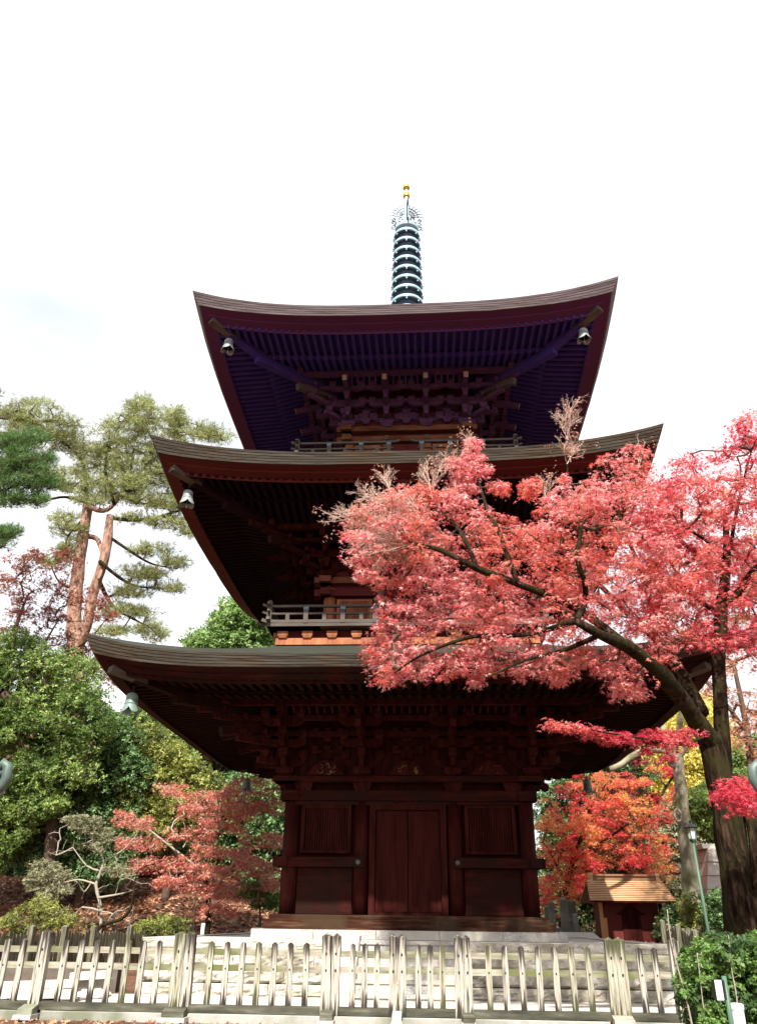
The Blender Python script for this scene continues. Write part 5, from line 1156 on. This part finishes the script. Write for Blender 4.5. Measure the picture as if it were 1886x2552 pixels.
# ---------------- leafy shrub at the lower right, with bare climbing stems
bush('leafy_shrub', 'glossy fresh green shrub filling the lower right corner', 'shrub', [(1480,2110),(1500,2065),(1560,2045),(1600,2060),(1660,2040),(1720,2060),(1720,2320),(1520,2320),(1495,2200)], -9.9, .45, 330, SPRW, 24, .046, .13, M['lf_shrub'], 61, gap=.15, gs=.05)
for pts_, lab in (([(1330,1935),(1345,2000),(1365,2060),(1385,2080)], 0),):
    pass
for q, (P_, lab) in enumerate((([(1457,1985),(1462,2040),(1470,2085),(1490,2150),(1500,2200),(1515,2260)], 'bare whitish vine stem climbing past the end post of the fence'), ([(1520,2080),(1528,2140),(1535,2200),(1545,2260)], 'thin bare stem standing in the leafy shrub'), ([(1590,2050),(1598,2120),(1606,2180),(1612,2260)], 'bare grey stem in front of the white bollard'))):
    b0 = D(*P_[-1], -10.35); t = empty('climbing_vine', (b0.x, b0.y, 0), lab, 'vine'); pp = [D(x+rr.uniform(-2, 2), y, -10.35) for x, y in P_]+[Vector((b0.x, b0.y, -.05))]
    sk = limb(t, pp, [.004, .006, .008, .009, .010, .012, .012][:len(pp)-1]+[.012], 'stem', M['bark_grey'], .3, 6, .06)
    tw = [sk[rr.randrange(len(sk)-2)]+Vector((rr.uniform(-.06, .06), rr.uniform(-.05, .05), rr.uniform(0, .07))) for _ in range(16)]; grow(sk, tw, 'twigs', M['bark_grey'], t, r0=.0025, seed=q)

# ---------------- left side: pines
p1 = tree('pine_tree', 'tall red pine with two orange trunks and yellowed layered crown', 'tree', (-16, 14, 1.5))
sk = limb(p1, [D(172,2050,14), D(168,1500,14), D(162,1350,14), D(172,1240,14), D(182,1165,14), D(192,1110,14), D(190,1090,14)], [.42, .38, .34, .30, .27, .25, .15], 'trunk', M['bark_pine'], .22, 12, .3)
sk += limb(p1, [D(168,1420,14), D(190,1365,13.8), D(205,1290,13.6), D(228,1220,13.5), D(236,1170,13.5), D(240,1125,13.5)], [.26, .25, .24, .24, .23, .15], 'trunk', M['bark_pine'], .22, 12, .3)
for P_, R_ in (([(192,1105),(225,1115),(250,1100),(275,1060),(290,1010)],[.15,.12,.10,.07,.04]),([(240,1130),(290,1135),(340,1130),(390,1115),(430,1105)],[.12,.10,.09,.06,.03]),([(190,1170),(215,1180),(225,1230),(215,1265)],[.14,.12,.1,.06]),([(236,1170),(280,1200),(330,1230),(380,1240)],[.08,.07,.05,.02]),([(218,1225),(260,1260),(300,1280),(370,1285)],[.1,.08,.06,.02]),([(215,1265),(245,1320),(290,1350),(330,1370)],[.12,.09,.06,.02]),([(290,1340),(270,1370),(250,1385)],[.04,.03,.01]),
              ([(185,1130),(150,1170),(140,1210)],[.06,.05,.02]),([(190,1095),(140,1085),(90,1095),(40,1100)],[.08,.07,.05,.02]),([(170,1290),(130,1270),(110,1230)],[.07,.05,.02]),([(190,1100),(180,1010),(120,950),(60,910)],[.12,.09,.06,.03]),([(250,1100),(230,1020),(250,950),(290,890)],[.09,.07,.05,.02]),([(275,1060),(340,1000),(400,950),(460,950)],[.08,.06,.04,.02]),([(150,1060),(90,1020),(40,980)],[.08,.05,.02])):
    sk += limb(p1, [D(x, y, 13.8+.6*math.sin(i+P_[0][0])) for i, (x, y) in enumerate(P_)], R_, 'limb', M['bark_dark'] if R_[0] < .13 else M['bark_pine'], .25, 7)
pads = []
def pad(x, y, rx, ry, n, Y, dY=1.0, seed=0, store=pads):
    r = random.Random(seed+int(x+y))
    for _ in range(n):
        a = r.uniform(0, 2*PI); s = math.sqrt(r.random()); store.append(D(x+rx*s*math.cos(a), y+ry*s*math.sin(a), Y+r.uniform(-dY, dY)))
for a in ((60,900,70,30,60),(20,930,60,30,40),(120,930,60,25,50),(90,960,80,25,50),(160,965,40,20,26),(300,900,40,24,40),(310,880,16,14,14),(260,940,50,24,46),(350,930,55,28,56),(420,945,50,26,44),(470,950,35,18,24),(380,900,20,16,16),(290,985,80,28,76),(200,985,50,20,34),(370,990,60,26,50),(230,1030,70,28,66),(320,1035,70,28,70),(160,1050,46,24,34),(400,1050,50,24,40),(270,1075,60,20,50),(340,1090,60,20,46),(400,1105,46,18,34),(200,1085,46,18,34),(300,1130,40,10,14),(370,1140,50,14,28),(420,1160,30,10,12),(330,1200,46,14,24),(375,1230,34,12,20),(340,1260,40,10,18),(300,1250,40,14,20),(370,1285,34,8,14),(290,1290,40,14,24),(260,1330,40,16,20),(310,1340,30,12,16),(330,1375,30,12,16),(250,1380,40,10,18),(345,1390,18,12,8),(150,1160,30,22,24),(140,1130,30,14,14),(120,1220,36,14,24),(150,1200,20,12,12),(110,1040,40,18,24)):
    pad(*a, 13.8, 1.2)
leafcloud('needles', pads, NEED, 15, .23, .52, M['lf_pine'], p1, flat=.30, up=.45, seed=71, jsize=.55)
grow(sk, [Vector(p) for p in pads], 'twigs', M['bark_brown'], p1, r0=.012, rmax=.1, seed=71)
p2 = tree('pine_tree', 'dark green pine branch reaching in from the left edge', 'tree', (-14.5, 4, 0))
sk = limb(p2, [(-15.5, 4, -.2), (-15.3, 4, 7), D(-110,1150,4), D(-60,1100,4)], [.35, .3, .2, .12], 'trunk', M['bark_pine']); sk += limb(p2, [D(-60,1100,4), D(0,1075,4), D(60,1050,4)], [.08, .05, .02], 'limb', M['bark_dark']); sk += limb(p2, [D(-110,1150,4), D(-40,1170,4), D(20,1165,4)], [.07, .05, .02], 'limb', M['bark_dark'])
pads2 = []
for a in ((20,970,50,20,36),(60,960,44,18,26),(70,1010,50,22,44),(15,1010,40,26,36),(90,1050,34,18,24),(20,1050,40,20,24),(10,1090,50,14,20),(70,1090,30,12,14),(20,1165,30,10,18),(-5,1185,24,10,12),(0,850,10,8,2)): pad(*a, 4, .8, 3, pads2)
leafcloud('needles', pads2, NEED, 14, .26, .34, M['lf_pine2'], p2, flat=.5, up=.6, seed=72); grow(sk, [Vector(p) for p in pads2], 'twigs', M['bark_brown'], p2, r0=.008, seed=72)
# rust tree
rt = tree('deciduous_tree', 'half-bare tree with rusty brown leaves in front of the pine trunks', 'tree', (-15, 9, 1))
sk = limb(rt, [D(-30,2000,9), D(-10,1600,9), D(20,1420,9), D(60,1300,9)], [.2,.16,.1,.04], 'trunk', M['bark_brown']); sk += limb(rt, [D(-10,1600,9), D(60,1470,9), D(130,1350,9)], [.1,.07,.02], 'limb', M['bark_brown']); sk += limb(rt, [D(0,1500,9), D(110,1440,9), D(190,1400,9), D(240,1340,9)], [.08,.05,.03,.01], 'limb', M['bark_brown'])
cr_ = sample([(0,1220),(60,1200),(140,1190),(190,1190),(175,1260),(235,1300),(260,1340),(220,1390),(215,1470),(160,1440),(100,1400),(0,1400)], 250, 9, 1, gap=.42, gs=.03, seed=73)
cr_ += sample([(215,1440),(280,1440),(270,1500),(230,1490)], 26, 9, 1, seed=74)
leafcloud('leaves', cr_, STAR, 24, .095, .36, M['lf_rust'], rt, flat=.6, up=.5, seed=73); grow(sk, [Vector(p) for p in cr_], 'twigs', M['bark_brown'], rt, r0=.0045, rmax=.035, wig=.07, seed=73)
# broadleaf masses
bush('evergreen_tree', 'tall light green bamboo-leaved tree at the left edge', 'tree', [(0,1400),(60,1380),(120,1400),(150,1430),(200,1440),(235,1530),(245,1600),(200,1700),(120,1760),(0,1900),(-60,1900),(-60,1400)], 7.5, 1.6, 620, SPR, 44, .115, .5, M['lf_ever'], 81, gap=.36, gs=.02, shell=.3)
bush('ivy_covered_tree', 'dense dark green ivy-leaved tree in the middle of the left thicket', 'tree', [(120,1660),(180,1580),(240,1560),(300,1600),(330,1700),(300,1800),(290,1900),(230,1930),(120,1900),(60,1880),(0,1860),(0,1740)], 8.6, 1.0, 560, SPR, 50, .105, .5, M['lf_dark'], 82, gap=.22, gs=.03)
bush('evergreen_tree', 'green tree behind the lowest bell, its top just under the eave', 'tree', [(270,1560),(300,1530),(345,1560),(400,1610),(420,1680),(330,1680),(280,1640)], 13, 1.0, 170, SPR, 34, .16, .5, M['lf_ever'], 83)
bush('olive_shrub_tree', 'yellow-green broadleaf shrub tree below the left eave', 'tree', [(270,1640),(300,1590),(350,1600),(400,1650),(450,1690),(500,1720),(490,1760),(420,1800),(360,1850),(300,1840),(270,1760)], 9, .9, 430, SPR, 44, .11, .42, M['lf_olive'], 84, gap=.28, gs=.03)
bush('evergreen_tree', 'shaded green understorey tree behind the twisted azalea', 'tree', [(0,1860),(100,1840),(300,1830),(420,1820),(440,1900),(420,1960),(250,1960),(0,1940)], 14, 1.2, 330, SPR, 30, .2, .6, M['lf_dark'], 85, gap=.1)
bush('evergreen_tree', 'dark tree behind the small red maple, next to the pagoda wall', 'tree', [(420,1720),(520,1700),(640,1700),(640,1990),(430,1980)], 15, 1.2, 330, SPR, 30, .2, .6, M['lf_dark'], 86, gap=.1)
bush('camphor_tree', 'rounded light green tree far behind, showing above the lowest roof', 'tree', [(415,1400),(440,1385),(470,1390),(480,1350),(500,1320),(540,1315),(575,1340),(590,1400),(600,1480),(420,1480)], 34, 2.2, 300, SPR, 36, .3, 1.0, M['lf_camphor'], 87, gap=.2)
bt = tree('bare_tree', 'hazy leafless tree behind the rounded green tree', 'tree', (-18, 38, 3)); sk = limb(bt, [D(475,1600,38), D(470,1450,38), D(465,1380,38)], [.2,.12,.04], 'trunk', M['bark_grey'])
grow(sk, [D(rr.gauss(462, 24), rr.uniform(1330, 1430), 38+rr.uniform(-2, 2)) for _ in range(120)], 'twigs', M['bark_grey'], bt, r0=.012, seed=88)
# small dusty red maple
m6 = tree('maple_tree', 'small dusty red maple with layered branches left of the pagoda wall', 'tree', (-6.7, 5.6, .3))
sk = limb(m6, [D(452,2050,5.6), D(455,1960,5.6), D(440,1900,5.6), D(400,1850,5.6)], [.10,.08,.05,.02], 'trunk', M['bark_dark'])
for P_ in ([(455,1960),(530,1850),(545,1780),(500,1720)],[(455,1960),(520,1930),(590,1870),(600,1800)],[(440,1900),(350,1830),(300,1790)],[(500,1960),(560,1930),(610,1900)],[(545,1780),(590,1740),(600,1720)]): sk += limb(m6, [D(x, y, 5.6) for x, y in P_], [.04,.03,.02,.01][:len(P_)], 'limb', M['bark_grey'])
c6 = []
for (x0, x1, yc, th, n, sl) in ((350,410,1725,14,20,.1),(400,520,1745,20,60,-.1),(480,620,1715,18,50,-.05),(520,625,1760,16,44,.0),(390,560,1775,14,50,.05),(250,330,1790,16,36,.3),(260,350,1840,14,40,.05),(370,470,1820,12,40,.1),(420,550,1860,12,50,.1),(530,620,1835,14,34,-.05),(290,430,1885,13,54,-.05),(400,540,1900,14,54,.0),(520,620,1890,18,54,.1),(340,470,1930,14,50,.1),(450,580,1945,18,60,.1),(560,610,1930,14,24,.1),(440,520,1985,14,24,.0),(440,530,1800,12,30,.1)):
    for _ in range(n): x = rr.uniform(x0, x1); c6.append(D(x, yc+sl*(x-(x0+x1)/2)+rr.uniform(-th, th), 5.6+rr.uniform(-.8, .8)))
leafcloud('leaves', c6, STAR, 34, .056, .28, M['lf_dull'], m6, flat=.42, up=.65, droop=.3, seed=91); grow(sk, [Vector(p) for p in c6], 'twigs', M['bark_grey'], m6, r0=.004, rmax=.03, seed=91)
# twisted azalea
az = tree('azalea_shrub', 'twisted pale-branched shrub with sparse grey-green tufts on the slope', 'shrub', (-9.2, 5.5, .8))
sk = limb(az, [D(215,2060,4.6), D(222,1990,4.6), D(210,1930,4.6), D(228,1880,4.6), D(200,1840,4.6)], [.05,.045,.05,.035,.015], 'trunk', M['bark_grey'])
for P_ in ([(210,1930),(170,1920),(130,1930)],[(222,1990),(180,1980),(160,2010)],[(228,1880),(270,1855),(300,1820)],[(215,1960),(270,1950),(300,1940)],[(215,1900),(190,1890),(160,1850)]): sk += limb(az, [D(x, y, 4.6+rr.uniform(-.4, .4)) for x, y in P_], [.035,.022,.01], 'limb', M['bark_grey'])
c7 = []
for a in ((190,1800,40,18,36),(160,1790,20,12,12),(230,1825,26,14,20),(255,1900,34,14,26),(285,1910,14,8,6),(120,1905,30,10,10),(200,1850,30,12,10),(90,1910,16,8,6)): pad(*a, 4.6, .4, 5, c7)
leafcloud('leaves', c7, SPR, 16, .06, .17, M['lf_greyleaf'], az, flat=.6, up=.6, seed=92)
c7t = c7+[D(rr.uniform(90, 300), rr.uniform(1800, 2020), 4.6+rr.uniform(-.4, .4)) for _ in range(150)]
grow(sk, [Vector(p) for p in c7t], 'twigs', M['bark_grey'], az, r0=.0045, rmax=.03, seed=92)
cu = tree('leaning_sapling', 'crooked sapling trunk leaning right across the leaf-covered slope', 'sapling', (-8.9, 4.2, .4))
sk = limb(cu, [D(208,2045,4), D(222,2020,4), D(262,2008,4), D(285,1985,4), D(292,1950,4), D(302,1900,4), D(340,1885,4)], [.06,.055,.05,.04,.03,.02,.01], 'trunk', M['bark_dark'])
grow(sk, [D(rr.uniform(250, 350), rr.uniform(1870, 1960), 4) for _ in range(24)], 'twigs', M['bark_grey'], cu, r0=.004, seed=93)
for q, (poly, Yq, mm, lab) in enumerate((([(0,2010),(40,1985),(90,1960),(130,1975),(170,2000),(200,2030),(0,2050)], 3.0, 'lf_olive', 'loose yellow-green bush behind the plank fence at the far left'), ([(290,2030),(320,2010),(370,2000),(410,2015),(415,2045),(290,2045)], 4.2, 'lf_olive', 'low clipped green mound behind the plank fence'), ([(60,1890),(100,1870),(150,1900),(160,1950),(110,1970),(60,1940)], 7, 'lf_greyleaf', 'thin grey-green bush higher up the leafy slope'), ([(520,1930),(560,1925),(608,1960),(600,1990),(540,1980)], 5.5, 'lf_ever', 'small green bush under the red maple beside the pagoda'))):
    bush('low_bush', lab, 'bush', poly, Yq, .5, 80, SPR, 26, .06, .2, M[mm], 100+q, gap=.1)
# wooded background far off
M['wood_far'] = leafmat('distant_wood_leaves', [(.02,.04,.012),(.06,.085,.025),(.12,.10,.03)], [(.09,.05,.02),(.16,.08,.03)], .25, .12)
rf = random.Random(77); cf = [Vector((rf.uniform(-42, -9), rf.uniform(24, 34), 0)) for _ in range(520)]+[Vector((rf.uniform(8, 46), rf.uniform(30, 42), 0)) for _ in range(420)]
for p in cf: p.z = g_height(p.x, p.y)+rf.random()**.8*(6 if p.x < 0 else 7)
w_ = leafcloud('distant_wood', cf, SPR, 34, .42, 1.5, M['wood_far'], None, flat=.8, up=.3, seed=99); tag(w_, 'far-off mixed wood closing the view behind the garden', 'wood', kind='stuff')
